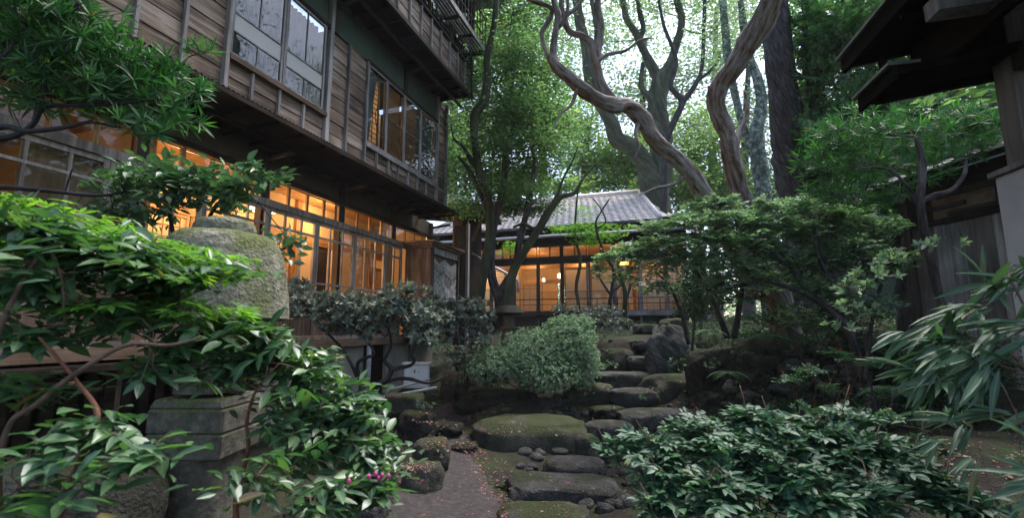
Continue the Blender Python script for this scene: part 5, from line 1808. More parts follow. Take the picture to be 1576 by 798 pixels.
plant('lichened_tree', 'pale green lichen-covered trunk seen just left of the straight dark trunk', 'tree', gp(1175, 13),
      [(1130, 60, 13.4, 60, 55, 1.2, 60), (1160, -20, 13, 90, 50, 1.2, 80)], 'cloud', 'lf_pale', T_MID, .09, k=18, rad=.28,
      lim=[('trunk', [(1190, 500, 13, 30.4), (1180, 380, 13, 25.1), (1174, 300, 13, 22.4), (1168, 240, 13, 22.4), (1164, 200, 13, 19.8), (1172, 160, 13, 17.2), (1166, 120, 13, 14.5), (1150, 80, 13, 11.9), (1140, 0, 13, 9.2)], 'bark_lichen', 12, .1),
           ('trunk', [(1164, 250, 13.2, 13.2), (1140, 180, 13.2, 10.6), (1122, 100, 13.2, 11.9), (1116, 40, 13.2, 11.2), (1110, -20, 13.2, 9.9)], 'bark_lichen', 10, .1)], wood_='bark_lichen', twn=60)

# forked multi-stem tree left of centre
fk = [('stem', [(734, 500, 9.4, 15), (738, 462, 9.4, 14), (748, 400, 9.4, 14), (754, 345, 9.4, 14), (750, 300, 9.4, 13), (737, 262, 9.3, 13), (731, 215, 9.2, 13), (731, 178, 9.1, 15), (746, 153, 9.0, 15), (750, 120, 9.0, 11), (750, 86, 9.0, 11), (760, 40, 9.0, 9), (764, 0, 9.0, 8), (764, -60, 9, 6)], 'bark_moss'),
      ('stem', [(770, 505, 9.6, 20), (768, 462, 9.6, 17), (757, 425, 9.6, 14), (757, 370, 9.7, 13), (766, 325, 9.8, 12), (776, 280, 9.8, 11), (779, 235, 9.8, 10), (792, 190, 9.9, 7), (786, 158, 9.9, 5), (790, 110, 9.9, 3.5), (784, 60, 9.9, 2.5), (790, 10, 9.9, 1.5)], 'bark_dark'),
      ('stem', [(776, 505, 9.6, 22), (772, 455, 9.6, 18), (779, 436, 9.6, 14), (792, 416, 9.6, 12), (798, 378, 9.6, 11), (808, 338, 9.6, 11), (817, 292, 9.6, 9), (823, 250, 9.6, 7), (817, 210, 9.6, 5), (824, 160, 9.6, 3.5), (818, 110, 9.6, 2.5), (826, 60, 9.6, 1.4)], 'bark_dark'),
      ('stem', [(780, 505, 9.5, 22), (782, 462, 9.5, 18), (790, 418, 9.5, 15), (812, 379, 9.4, 14), (833, 347, 9.4, 13), (847, 322, 9.4, 12), (864, 303, 9.4, 9), (884, 297, 9.4, 7), (897, 276, 9.4, 4), (914, 256, 9.4, 3), (930, 240, 9.4, 1.5)], 'bark_moss'),
      ('limb', [(779, 240, 9.8, 5), (800, 215, 9.8, 3.5), (818, 190, 9.8, 2.5), (836, 180, 9.8, 1.5)], 'bark_dark'),
      ('limb', [(788, 175, 9.9, 4), (770, 150, 9.9, 3), (758, 120, 9.9, 1.5)], 'bark_dark'),
      ('limb', [(820, 225, 9.6, 4), (838, 200, 9.6, 3), (850, 165, 9.6, 1.5)], 'bark_dark'),
      ('limb', [(850, 316, 9.4, 8), (858, 300, 9.4, 6), (866, 277, 9.4, 4), (880, 250, 9.4, 3), (890, 225, 9.4, 1.5)], 'bark_moss'),
      ('limb', [(836, 342, 9.4, 6), (822, 352, 9.45, 6), (806, 345, 9.5, 5), (790, 350, 9.6, 4)], 'bark_moss'),
      ('limb', [(741, 270, 9.3, 8), (724, 245, 9.3, 7), (712, 225, 9.3, 5), (698, 212, 9.3, 3), (694, 190, 9.3, 2)], 'bark_black'),
      ('limb', [(752, 330, 9.4, 8), (736, 290, 9.4, 7), (722, 262, 9.4, 6), (704, 240, 9.4, 4)], 'bark_black')]
plant('forked_tree', 'multi-stemmed tree forking in front of the far pavilion with a dense green crown', 'tree', gp(775, 9.6),
      [(790, 90, 10.6, 60, 60, .8, 130), (815, 170, 10.8, 55, 50, .8, 150), (760, 200, 10.8, 55, 40, .8, 110), (850, 215, 10.9, 45, 45, .7, 90), (730, 130, 10.6, 30, 50, .7, 60),
       (800, 265, 10.8, 70, 22, .8, 100), (725, 270, 10.5, 32, 30, .6, 46), (850, 110, 11, 30, 35, .7, 40), (800, 20, 10.6, 70, 40, .8, 90), (760, 318, 10.6, 60, 18, .5, 80), (820, 318, 10.6, 40, 12, .4, 44), (800, 160, 9.2, 45, 34, .4, 50), (830, 220, 9.1, 40, 24, .4, 40), (765, 230, 9.1, 30, 24, .3, 26), (790, 290, 9.1, 50, 12, .3, 26), (800, 80, 9.3, 40, 40, .4, 36), (700, 315, 11.5, 20, 20, .4, 14)], 'cloud', 'lf_tree', T_WIDE, .075, k=22, rad=.2, mul=1.55,
      lim=fk, br=.015, wood_='bark_dark', twn=160, twr=.006)

# low slim trees and bare stems before the pavilion
plant('young_maple', 'young maple with bright lime leaves in front of the tiled roof', 'tree', gp(889, 13),
      [(880, 352, 12.8, 34, 12, .35, 32), (925, 356, 12.8, 40, 13, .35, 40), (905, 372, 12.8, 30, 8, .3, 14), (900, 330, 13, 20, 14, .3, 8)], 'cloud', 'lf_maple', T_MAPLE, .085, k=16, rad=.13, flat=.22,
      lim=[('trunk', [(893, 495, 13, 6), (890, 466, 13, 5.5), (887, 440, 13, 5), (893, 402, 13, 5), (885, 364, 13, 4), (887, 318, 13, 3), (890, 290, 13, 2)], 'bark_moss'),
           ('limb', [(889, 375, 13, 3), (905, 362, 12.9, 2.5), (930, 352, 12.9, 2)], 'bark_moss')], twn=24)
plant('little_maple', 'small tuft of bright lime maple leaves between the forked stems', 'tree', gp(786, 11.5),
      [(785, 382, 11.5, 16, 12, .25, 16)], 'cloud', 'lf_maple', T_MAPLE, .08, k=14, rad=.10, flat=.3,
      lim=[('trunk', [(790, 500, 11.5, 5), (787, 440, 11.5, 4), (785, 380, 11.5, 2)], 'bark_dark')], twn=10)
plant('dark_bare_sapling', 'thin dark bare sapling in front of the middle pavilion screens', 'tree', gp(940, 12.4),
      [(928, 325, 12.4, 16, 10, .2, 5)], 'cloud', 'lf_tree', T_MID, .05, k=5, rad=.1,
      lim=[('trunk', [(938, 498, 12.4, 7), (938, 470, 12.4, 6), (942, 444, 12.4, 5.5), (944, 415, 12.4, 5), (930, 390, 12.4, 4), (920, 362, 12.4, 3.5), (917, 342, 12.4, 3), (924, 328, 12.4, 2.5), (938, 306, 12.4, 2)], 'bark_black'),
           ('limb', [(919, 352, 12.4, 3), (932, 342, 12.4, 2.2), (925, 322, 12.4, 2), (912, 305, 12.4, 1.5)], 'bark_black'),
           ('limb', [(940, 455, 12.4, 4), (930, 440, 12.4, 3.5), (922, 425, 12.4, 3), (926, 415, 12.4, 2)], 'bark_black'),
           ('limb', [(941, 450, 12.4, 3), (955, 440, 12.4, 2.5), (965, 428, 12.4, 2)], 'bark_black')], twn=5)
plant('pale_crooked_sapling', 'pale crooked sapling right of the dark bare one before the pavilion', 'tree', gp(963, 11),
      [(950, 400, 11, 30, 12, .3, 14)], 'cloud', 'lf_layer', T_MID, .06, k=10, rad=.12, flat=.2,
      lim=[('trunk', [(965, 508, 11, 9), (962, 480, 11, 8), (962, 450, 11, 7), (955, 425, 11, 6), (950, 405, 11, 4)], 'bark_moss'),
           ('limb', [(961, 470, 11, 4), (970, 440, 11, 4), (965, 415, 11, 3)], 'bark_dark')], twn=10)

# right-hand evergreens
plant('tall_camellia_tree', 'tall dark glossy-leaved tree filling the top right beside the gatehouse eaves', 'tree', gp(1285, 9),
      [(1290, 40, 8.6, 70, 60, .9, 260), (1260, 110, 8.8, 45, 60, .7, 140), (1330, 160, 8.2, 60, 60, .7, 200), (1260, 200, 8.6, 40, 50, .6, 110), (1350, 60, 8.2, 55, 60, .8, 200), (1300, 240, 8.2, 55, 50, .7, 140), (1240, 20, 9, 40, 50, .7, 70), (1420, -60, 8, 130, 60, 1.0, 60)],
      'sprig', 'lf_bright', T_WIDE, .095, k=11, L=.28, mul=1.7, flatz=.8, ujit=.5, lim=[('trunk', [(1300, 510, 9, 56), (1292, 440, 9, 46), (1283, 380, 9, 40), (1278, 300, 9, 36), (1268, 220, 9, 28), (1254, 130, 9, 24), (1246, 40, 9, 20), (1240, -60, 9, 15)], 'bark_dark', 14, .05),
                         ('limb', [(1272, 250, 9, 18), (1300, 190, 8.8, 14), (1330, 130, 8.6, 10), (1350, 60, 8.5, 6)], 'bark_dark')], wood_='bark_dark', twn=250, twr=.006)
plant('shade_tree', 'tree with dark ringed trunk left of the grey plank fence', 'tree', gp(1388, 7),
      [(1360, 300, 7.2, 50, 40, .5, 80), (1330, 350, 7.2, 50, 40, .5, 70), (1400, 250, 7.4, 50, 35, .5, 60)], 'sprig', 'lf_cam', T_WIDE, .085, k=9, L=.2, mul=1.8,
      lim=[('trunk', [(1402, 520, 7, 34), (1396, 440, 7, 28), (1390, 380, 7, 26), (1384, 310, 7, 23), (1372, 240, 7, 20), (1366, 180, 7, 16)], 'bark_dark', 12, .06)], wood_='bark_dark', twn=80)
plant('narrow_leaf_tree', 'small tree with long narrow leaves in whorls under the gatehouse eaves', 'tree', gp(1440, 4.9),
      [(1310, 200, 5.6, 55, 30, .6, 70), (1390, 205, 5.5, 75, 34, .7, 100), (1470, 205, 5.4, 75, 34, .6, 100), (1520, 185, 5.2, 50, 26, .4, 50), (1340, 260, 5.6, 60, 34, .6, 70), (1270, 235, 5.9, 40, 40, .5, 60), (1430, 255, 5.4, 60, 24, .4, 30), (1265, 300, 6.0, 40, 24, .4, 34), (1330, 310, 5.8, 50, 16, .4, 24), (1500, 240, 5.2, 40, 16, .3, 16), (1380, 290, 5.5, 40, 14, .3, 12)], 'whorl', 'lf_podo', T_NEEDLE, .13, k=11, mul=.95,
      lim=[('trunk', [(1462, 520, 4.9, 13), (1446, 460, 4.9, 12), (1432, 400, 4.9, 11), (1420, 340, 4.9, 12), (1417, 300, 4.9, 12), (1420, 250, 5, 10), (1410, 210, 5.1, 6)], 'bark_dark'),
           ('limb', [(1417, 310, 4.9, 8), (1440, 300, 4.9, 8), (1465, 292, 4.9, 7), (1484, 268, 5, 6), (1486, 240, 5.1, 4)], 'bark_dark'),
           ('limb', [(1418, 320, 4.9, 7), (1405, 300, 5, 6), (1395, 285, 5, 5), (1370, 262, 5.1, 4), (1340, 258, 5.2, 3), (1310, 262, 5.2, 2)], 'bark_dark')], wood_='bark_dark', twn=200, twr=.004)

# ------------------------------------------------------------------ woodland beyond the pavilion, tree by tree
bgt = [  # trunk px, distance, blobs, material, leaf size, label
    (700, 24, [(705, 240, 24, 40, 70, 3, 190), (690, 130, 25, 50, 60, 3, 150), (735, 60, 26, 55, 55, 3, 110)], 'lf_lime', .17, 'sunlit green tree showing between the inn corner and the crooked stems'),
    (780, 27, [(800, 180, 27, 70, 70, 3, 150), (770, 70, 28, 60, 60, 3, 80), (790, 280, 26, 70, 30, 2, 150)], 'lf_lime', .17, 'mid green tree behind the crown of the forked tree'),
    (905, 30, [(930, 245, 30, 75, 42, 2.5, 380), (880, 190, 31, 50, 45, 2.5, 190), (985, 255, 29, 50, 40, 2, 200), (930, 282, 28, 60, 14, 1, 80), (1010, 290, 26, 34, 12, .6, 60), (862, 288, 26, 34, 8, .6, 40)], 'lf_lime', .15, 'bright lime maple glowing above the tiled roof'),
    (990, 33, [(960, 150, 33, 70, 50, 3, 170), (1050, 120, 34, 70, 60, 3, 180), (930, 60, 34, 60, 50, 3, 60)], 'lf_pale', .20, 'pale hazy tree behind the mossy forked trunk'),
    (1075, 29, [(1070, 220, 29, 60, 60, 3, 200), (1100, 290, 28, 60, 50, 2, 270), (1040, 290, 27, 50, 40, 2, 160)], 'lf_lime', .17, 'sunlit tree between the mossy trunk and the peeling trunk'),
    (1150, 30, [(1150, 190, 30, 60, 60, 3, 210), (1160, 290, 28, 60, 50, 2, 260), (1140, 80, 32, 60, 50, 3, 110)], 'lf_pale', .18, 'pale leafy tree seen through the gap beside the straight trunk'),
    (1240, 20, [(1250, 260, 20, 60, 60, 2, 200), (1260, 150, 21, 60, 60, 2, 100), (1240, 40, 22, 60, 60, 2, 60)], 'lf_tree', .14, 'green tree behind the straight dark trunk'),
    (1340, 18, [(1350, 220, 18, 80, 70, 2, 300), (1350, 100, 19, 80, 60, 2, 120), (1330, 10, 20, 80, 50, 2, 70)], 'lf_tree', .13, 'dark evergreen tree behind the glossy-leaved one at the top right'),
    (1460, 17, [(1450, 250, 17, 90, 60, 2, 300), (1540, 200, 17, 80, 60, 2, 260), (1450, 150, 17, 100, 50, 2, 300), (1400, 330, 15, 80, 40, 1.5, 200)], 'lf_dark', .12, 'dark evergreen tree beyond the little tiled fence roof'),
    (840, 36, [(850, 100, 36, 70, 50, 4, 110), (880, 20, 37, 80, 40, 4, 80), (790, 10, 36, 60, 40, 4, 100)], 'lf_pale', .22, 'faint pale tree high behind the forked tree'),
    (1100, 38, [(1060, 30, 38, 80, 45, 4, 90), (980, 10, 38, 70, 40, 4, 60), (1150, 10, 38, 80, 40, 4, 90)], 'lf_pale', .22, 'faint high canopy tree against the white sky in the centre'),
]
for (px, d, bl, mt, sz, lb) in bgt:
    w_ = 26 if d < 30 else 20
    ty = min(b[1] for b in bl)
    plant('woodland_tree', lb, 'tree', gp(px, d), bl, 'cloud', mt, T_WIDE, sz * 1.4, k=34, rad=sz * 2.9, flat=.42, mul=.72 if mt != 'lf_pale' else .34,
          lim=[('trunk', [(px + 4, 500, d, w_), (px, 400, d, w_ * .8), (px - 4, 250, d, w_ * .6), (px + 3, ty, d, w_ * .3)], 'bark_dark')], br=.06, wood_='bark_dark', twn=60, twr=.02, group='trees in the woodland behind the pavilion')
for (px, d, bl, lb) in [(1100, 14, [(1090, 440, 14, 50, 40, .8, 200), (1130, 380, 14.5, 60, 50, .8, 220)], 'dark evergreen bush right of the pavilion behind the layered shrub'),
                        (1200, 13, [(1200, 400, 13, 60, 70, .8, 300), (1180, 320, 14, 50, 40, .7, 150)], 'dark evergreen bush behind the foot of the straight trunk'),
                        (1320, 12, [(1310, 370, 12, 60, 80, .8, 340), (1340, 300, 12.5, 60, 50, .7, 200)], 'dark evergreen bush behind the ringed trunk'),
                        (1440, 11, [(1430, 380, 11, 70, 80, .8, 300), (1480, 300, 11.5, 70, 50, .7, 200)], 'dark evergreen bush behind the grey plank fence')]:
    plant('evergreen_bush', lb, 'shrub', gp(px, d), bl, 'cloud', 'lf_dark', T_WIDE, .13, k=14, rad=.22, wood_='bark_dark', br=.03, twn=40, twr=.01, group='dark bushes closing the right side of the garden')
bk = []
for i in range(30):
    a = -60 + 120 * i / 29
    th = YAW + R(-a)
    D = random.uniform(44, 60)
    bk.append((-math.sin(th) * D, math.cos(th) * D, random.uniform(2, 4.5)))
P = np.concatenate([np.array(c) + rng.normal(size=(120, 3)) * np.array([3.6, 3.2, 2.2]) for c in bk])
a = clouds(P, 14, .9, .5)
leaves(None, M['lf_tree'], *a, T_MID, name='far_woodland', kind='stuff')['label'] = 'far wooded slope closing the view behind the garden'

# unseen trees added around the viewpoint to shade the garden and mirror in windows
for (x, y, zc, r_, n, lb) in [(4.5, 2.5, 8.5, 2.3, 150, 'unseen broad tree added over the gatehouse roof at the right'), (2.5, -4, 8, 3.0, 190, 'unseen broad tree added behind the viewpoint on the right'),
                              (-3.2, -4.5, 8, 2.6, 130, 'unseen broad tree added behind the viewpoint on the left'), (6.8, 8.5, 6.2, 2.7, 190, 'unseen broad tree added behind the plank fence'), (.3, 1.8, 9.6, 2.2, 50, 'unseen high tree added over the garden path'),
                              (9, 3, 7.5, 2.6, 200, 'unseen broad tree added far behind the gatehouse')]:
    g = gdown(x, y)
    t = thing('added_shade_tree', lb, 'tree', (x + .8, y - .5, g), 'unseen trees added around the viewpoint for shade')
    base = Vector((x + 1.6, y - 1.8, g)) if abs(x - .3) < .1 else Vector((x + .8, y - .5, g))
    q_ = spline([(*base, .2), (*(base + Vector((.2, .1, 2.5))), .16), (x, y, zc - 1.2, .12), (x, y, zc + .8, .05)], sub=6)
    MB().tube([Vector(p[:3]) for p in q_], [p[3] for p in q_], 12, rough=.15).build('trunk', M['bark_dark'], t, smooth=True)
    P = np.array([x, y, zc]) + unit(rng.normal(size=(n, 3))) * (rng.random((n, 1)) ** .4) * np.array([r_, r_, 1.3])
    twigs(t, M['bark_dark'], P, [Vector(p[:3]) for p in q_[8:]], .02, .008, name='twig', maxn=60)
    leaves(t, M['lf_tree'], *clouds(P[:len(P) * 2 // 3], 20, .36, .26), T_WIDE, name='crown')

# ------------------------------------------------------------------ shrubs
# foreground shrub, lower left
rf = gp(120, 1.5)
rf = (rf[0], rf[1], 0.0)
front_lim = [('stem', [(60, 1150, 1.35, 16), (80, 900, 1.2, 15), (95, 780, 1.1, 13), (128, 705, 1.08, 11), (150, 640, 1.1, 8), (120, 590, 1.15, 6), (60, 520, 1.15, 4)], 'redtwig', 8),
             ('stem', [(60, 1150, 1.35, 14), (0, 800, 1.1, 11), (10, 665, 1.1, 9), (60, 620, 1.12, 9), (125, 570, 1.15, 8), (195, 532, 1.2, 6), (260, 532, 1.25, 5), (310, 520, 1.3, 3)], 'twig', 8),
             ('stem', [(60, 1150, 1.35, 14), (330, 880, 1.45, 11), (365, 760, 1.5, 8), (382, 690, 1.5, 6), (380, 650, 1.5, 5), (395, 600, 1.5, 4), (430, 560, 1.5, 3)], 'redtwig', 8),
             ('stem', [(60, 1150, 1.35, 12), (450, 900, 1.5, 10), (520, 800, 1.55, 8), (560, 730, 1.6, 6), (580, 690, 1.6, 4)], 'redtwig', 8),
             ('stem', [(-100, 900, 1.2, 12), (-20, 560, 1.1, 8), (60, 395, 1.2, 6), (92, 420, 1.2, 5), (100, 500, 1.2, 4)], 'twig', 8)]
plant('evergreen_shrub', 'big leafy shrub with fresh green pointed leaves filling the lower left foreground', 'shrub', rf,
      [(45, 345, 1.25, 75, 32, .18, 44), (150, 385, 1.3, 95, 34, .2, 58), (250, 415, 1.4, 80, 28, .18, 44), (60, 430, 1.25, 90, 40, .2, 40), (200, 475, 1.4, 110, 40, .22, 54), (330, 505, 1.5, 70, 34, .2, 36),
       (345, 420, 1.45, 45, 16, .1, 14), (60, 510, 1.2, 80, 28, .15, 14), (400, 545, 1.6, 70, 36, .2, 44), (470, 580, 1.65, 70, 50, .22, 60), (530, 630, 1.65, 55, 45, .2, 52), (565, 690, 1.6, 45, 40, .18, 40),
       (570, 745, 1.5, 50, 34, .15, 28), (480, 680, 1.55, 60, 50, .2, 30), (490, 765, 1.35, 55, 36, .15, 20), (230, 560, 1.3, 70, 26, .15, 14), (40, 600, 1.15, 50, 35, .12, 11), (150, 650, 1.1, 60, 40, .12, 14),
       (60, 690, 1.0, 45, 35, .12, 9), (215, 690, 1.05, 55, 35, .12, 10), (30, 770, .95, 45, 30, .1, 7), (160, 755, 1.0, 45, 25, .1, 4), (400, 730, 1.3, 50, 40, .15, 13), (440, 640, 1.5, 50, 40, .18, 20), (290, 535, 1.5, 70, 28, .18, 34), (350, 575, 1.5, 55, 18, .15, 16), (240, 450, 1.5, 50, 24, .15, 16), (400, 510, 1.6, 40, 16, .15, 16)],
      'sprig', 'lf_front', T_SET, .08, k=7, L=.17, lim=front_lim, wood_='twig', split=300, br=.004, out=.6, seedup=.1, droop=.16, twn=400, twr=.0022, ang=.85, flatz=.3, ujit=.2, jit=.3, mul=.88)
EV = [(537, 742, 1.35), (568, 735, 1.4), (578, 731, 1.4), (588, 733, 1.4), (598, 734, 1.4), (583, 738, 1.4)]
fs = bpy.data.objects['evergreen_shrub']
for i, (px, py, d) in enumerate(EV):
    c = at(px, py, d)
    V = ICO[:] * np.array([.006, .006, .008])
    link('bud', npmesh('bud', V, tris=ICF, smooth=True), M['bud'], fs, c)

plant('low_maple', 'low maple with flat lime-green lobed leaves lying over the top of the front shrub', 'tree', gp(-200, 1.6),
      [(20, 315, 1.45, 40, 8, .12, 8), (95, 345, 1.5, 60, 9, .14, 13), (165, 365, 1.5, 50, 8, .12, 12), (245, 385, 1.55, 50, 7, .12, 11), (330, 402, 1.6, 40, 6, .1, 8), (140, 400, 1.4, 60, 8, .1, 9), (240, 428, 1.4, 60, 7, .1, 8), (160, 470, 1.3, 60, 8, .1, 6), (290, 478, 1.4, 50, 7, .1, 6), (40, 380, 1.3, 40, 8, .1, 6)],
      'cloud', 'lf_maple', T_MAPLE, .075, k=7, rad=.05, flat=.12, lim=[('stem', [(-300, 600, 1.6, 18), (-120, 380, 1.5, 10), (-20, 300, 1.45, 6), (60, 318, 1.45, 4), (140, 350, 1.5, 3), (230, 378, 1.55, 2.4), (320, 398, 1.6, 1.6)], 'twig'),
                                          ('stem', [(-120, 380, 1.5, 8), (-20, 400, 1.4, 5), (80, 420, 1.4, 4), (180, 440, 1.4, 2.5), (270, 470, 1.4, 1.6)], 'twig')], wood_='twig', split=300, br=.002, out=.9, seedup=.1, twn=80, twr=.0015)

# camellia behind the lantern
plant('camellia_shrub', 'camellia with dark blue-green leaves spreading in front of the lit windows behind the lantern', 'shrub', gp(290, 3.3),
      [(190, 275, 3.1, 57, 27, .3, 22), (250, 262, 3.1, 63, 32, .3, 32), (320, 270, 3.1, 69, 27, .3, 32), (290, 300, 3.1, 69, 25, .3, 30), (365, 285, 3.0, 46, 20, .25, 18), (410, 268, 3.0, 40, 12, .2, 9), (180, 330, 3.1, 57, 30, .25, 18),
       (250, 325, 3.1, 51, 30, .25, 15), (440, 365, 3.2, 41, 17, .2, 9), (425, 390, 3.2, 25, 12, .15, 4), (375, 250, 3.0, 18, 17, .1, 4), (350, 312, 3.1, 34, 15, .2, 8)], 'sprig', 'lf_cam', O_SET, .095, k=6, L=.16, mul=1.25, flatz=.7, ujit=.4, jit=.35,
      lim=[('stem', [(285, 560, 3.3, 9), (282, 460, 3.3, 8), (270, 380, 3.2, 7), (262, 320, 3.1, 5), (280, 280, 3.1, 3)], 'bark_black'),
           ('stem', [(290, 560, 3.3, 9), (310, 420, 3.3, 7), (315, 350, 3.2, 6), (350, 300, 3.1, 4), (400, 272, 3.0, 3), (430, 262, 3.0, 2)], 'bark_black'),
           ('limb', [(-60, 288, 2.9, 9), (0, 288, 2.9, 8), (60, 293, 2.9, 7), (120, 299, 2.9, 6), (160, 301, 2.95, 5), (190, 296, 3.0, 3)], 'bark_black'),
           ('limb', [(100, 296, 2.92, 3), (108, 270, 2.92, 2.4), (112, 258, 2.92, 1.5)], 'bark_black')], wood_='bark_black', split=300, br=.006, out=.7, seedup=.3, twn=220, twr=.0025)

# narrow-leaved evergreen, upper left
plant('narrow_leaf_evergreen', 'evergreen with whorls of narrow bright leaves hanging in from the upper left corner', 'tree', gp(-260, 2.6),
      [(30, 30, 2.3, 60, 35, .3, 52), (110, 50, 2.4, 70, 40, .3, 66), (60, 100, 2.4, 80, 36, .3, 56), (170, 90, 2.5, 60, 36, .3, 54), (220, 130, 2.6, 50, 30, .25, 46), (150, 140, 2.5, 60, 26, .25, 44), (270, 110, 2.7, 34, 22, .2, 20),
       (260, 180, 2.6, 40, 20, .2, 20), (295, 140, 2.6, 24, 14, .12, 8), (30, 10, 2.2, 60, 22, .2, 26), (310, 85, 2.7, 20, 12, .1, 5), (60, 150, 2.4, 60, 18, .2, 16), (200, 195, 2.5, 50, 12, .2, 10), (245, 205, 2.5, 22, 10, .1, 6), (120, 5, 2.3, 50, 20, .2, 20)],
      'whorl', 'lf_podo', T_NEEDLE, .10, k=12, mul=.82, lim=[('limb', [(-260, 330, 2.5, 26), (-120, 260, 2.4, 16), (-40, 222, 2.4, 11), (20, 210, 2.4, 9), (50, 192, 2.4, 8), (70, 165, 2.4, 7), (120, 162, 2.4, 6), (180, 160, 2.45, 5), (235, 152, 2.5, 3)], 'bark_black', 8),
           ('limb', [(-260, 330, 2.5, 22), (-100, 230, 2.3, 12), (0, 196, 2.3, 9), (40, 202, 2.3, 8), (100, 196, 2.35, 7), (140, 188, 2.4, 5), (180, 196, 2.45, 3)], 'bark_black', 8),
           ('limb', [(52, 190, 2.4, 6), (58, 150, 2.4, 5), (46, 110, 2.4, 5), (62, 60, 2.4, 4), (55, 10, 2.4, 3)], 'bark_dark', 8),
           ('limb', [(68, 165, 2.4, 5), (66, 140, 2.4, 5), (88, 70, 2.45, 4), (110, 40, 2.45, 3)], 'bark_dark', 8),
           ('limb', [(-100, 150, 2.2, 10), (0, 90, 2.2, 6), (25, 60, 2.25, 5), (60, 20, 2.3, 4), (100, -20, 2.3, 3)], 'bark_dark', 8)], wood_='bark_black', split=300, br=.005, out=.8, seedup=.5, twn=330, twr=.003)

# grey-leaved shrub in the middle
plant('grey_leaved_shrub', 'grey-green shrub with black twisting branches in front of the shutter box', 'shrub', gp(585, 6.2),
      [(475, 470, 6.2, 42, 26, .4, 52), (530, 480, 6.2, 50, 30, .4, 86), (590, 478, 6.2, 50, 28, .4, 92), (645, 490, 6.2, 46, 30, .4, 84), (460, 440, 6.3, 22, 10, .3, 14), (620, 450, 6.2, 40, 12, .3, 20), (560, 510, 6.2, 60, 12, .3, 30), (655, 518, 6.0, 26, 16, .3, 20)],
      'whorl', 'lf_grey', T_MID, .10, k=10, mul=1.35, lim=[
          ('stem', [(570, 625, 6.2, 12), (580, 596, 6.2, 10), (596, 584, 6.2, 9), (602, 568, 6.2, 8), (592, 556, 6.2, 6), (597, 544, 6.2, 5), (602, 530, 6.2, 4), (598, 500, 6.2, 3)], 'bark_black'),
          ('stem', [(600, 570, 6.2, 6), (615, 567, 6.2, 6), (630, 564, 6.1, 5), (638, 556, 6.1, 5), (634, 545, 6.1, 4), (645, 520, 6.2, 3)], 'bark_black'),
          ('stem', [(590, 590, 6.2, 7), (610, 584, 6.2, 6), (630, 584, 6.1, 6), (655, 590, 6.1, 5), (670, 588, 6.1, 4), (690, 578, 6.1, 2)], 'bark_black'),
          ('stem', [(560, 620, 6.3, 8), (550, 565, 6.3, 6), (562, 552, 6.3, 5), (576, 545, 6.3, 4), (560, 520, 6.3, 3), (530, 490, 6.3, 3)], 'bark_black'),
          ('stem', [(565, 620, 6.3, 7), (540, 560, 6.3, 5), (520, 530, 6.3, 4), (490, 500, 6.3, 3)], 'bark_black')], wood_='bark_black', split=0, br=.008, seedup=.9, twn=200, twr=.004)
plant('grey_leaved_shrub', 'second grey-green shrub right of the twisting black branches at the foot of the forked tree', 'shrub', gp(715, 8.0),
      [(715, 480, 8.0, 44, 20, .4, 84), (690, 505, 8, 34, 22, .4, 50), (742, 500, 8, 22, 18, .3, 34), (735, 530, 7.8, 22, 14, .3, 22), (700, 550, 7.6, 24, 10, .2, 12), (675, 470, 8, 22, 14, .3, 22)],
      'whorl', 'lf_grey', T_WIDE, .10, k=9, wood_='bark_black', br=.012, seedup=.9, twn=120, twr=.004)

# clipped azalea
az = [(760, 560, 7.7, 50, 26, .5, 420), (815, 545, 7.9, 52, 40, .6, 620), (870, 525, 8.1, 50, 38, .6, 620), (895, 560, 8.0, 34, 38, .5, 380), (840, 575, 7.6, 55, 28, .5, 420), (727, 568, 7.7, 22, 14, .3, 80), (880, 500, 8.3, 38, 16, .4, 180)]
plant('azalea_bush', 'rounded azalea bush with tiny pale green leaves above the mossy slab', 'shrub', gp(820, 8.1), az, 'whorl', 'lf_azalea', T_MID, .042, k=9, mul=2.0, out=1.1, wood_='bark_dark', br=.012, seedup=.9, twn=200, twr=.003)
plant('low_blue_shrub', 'low blue-green shrub between the azalea and the pavilion sill', 'shrub', gp(885, 10.5),
      [(870, 478, 10.5, 28, 9, .4, 60), (925, 478, 10.5, 34, 10, .4, 90), (950, 500, 10.2, 26, 14, .4, 70), (910, 492, 10.2, 26, 10, .3, 50)], 'whorl', 'lf_grey', T_WIDE, .06, k=8, wood_='bark_dark', br=.01, seedup=.9, twn=50)

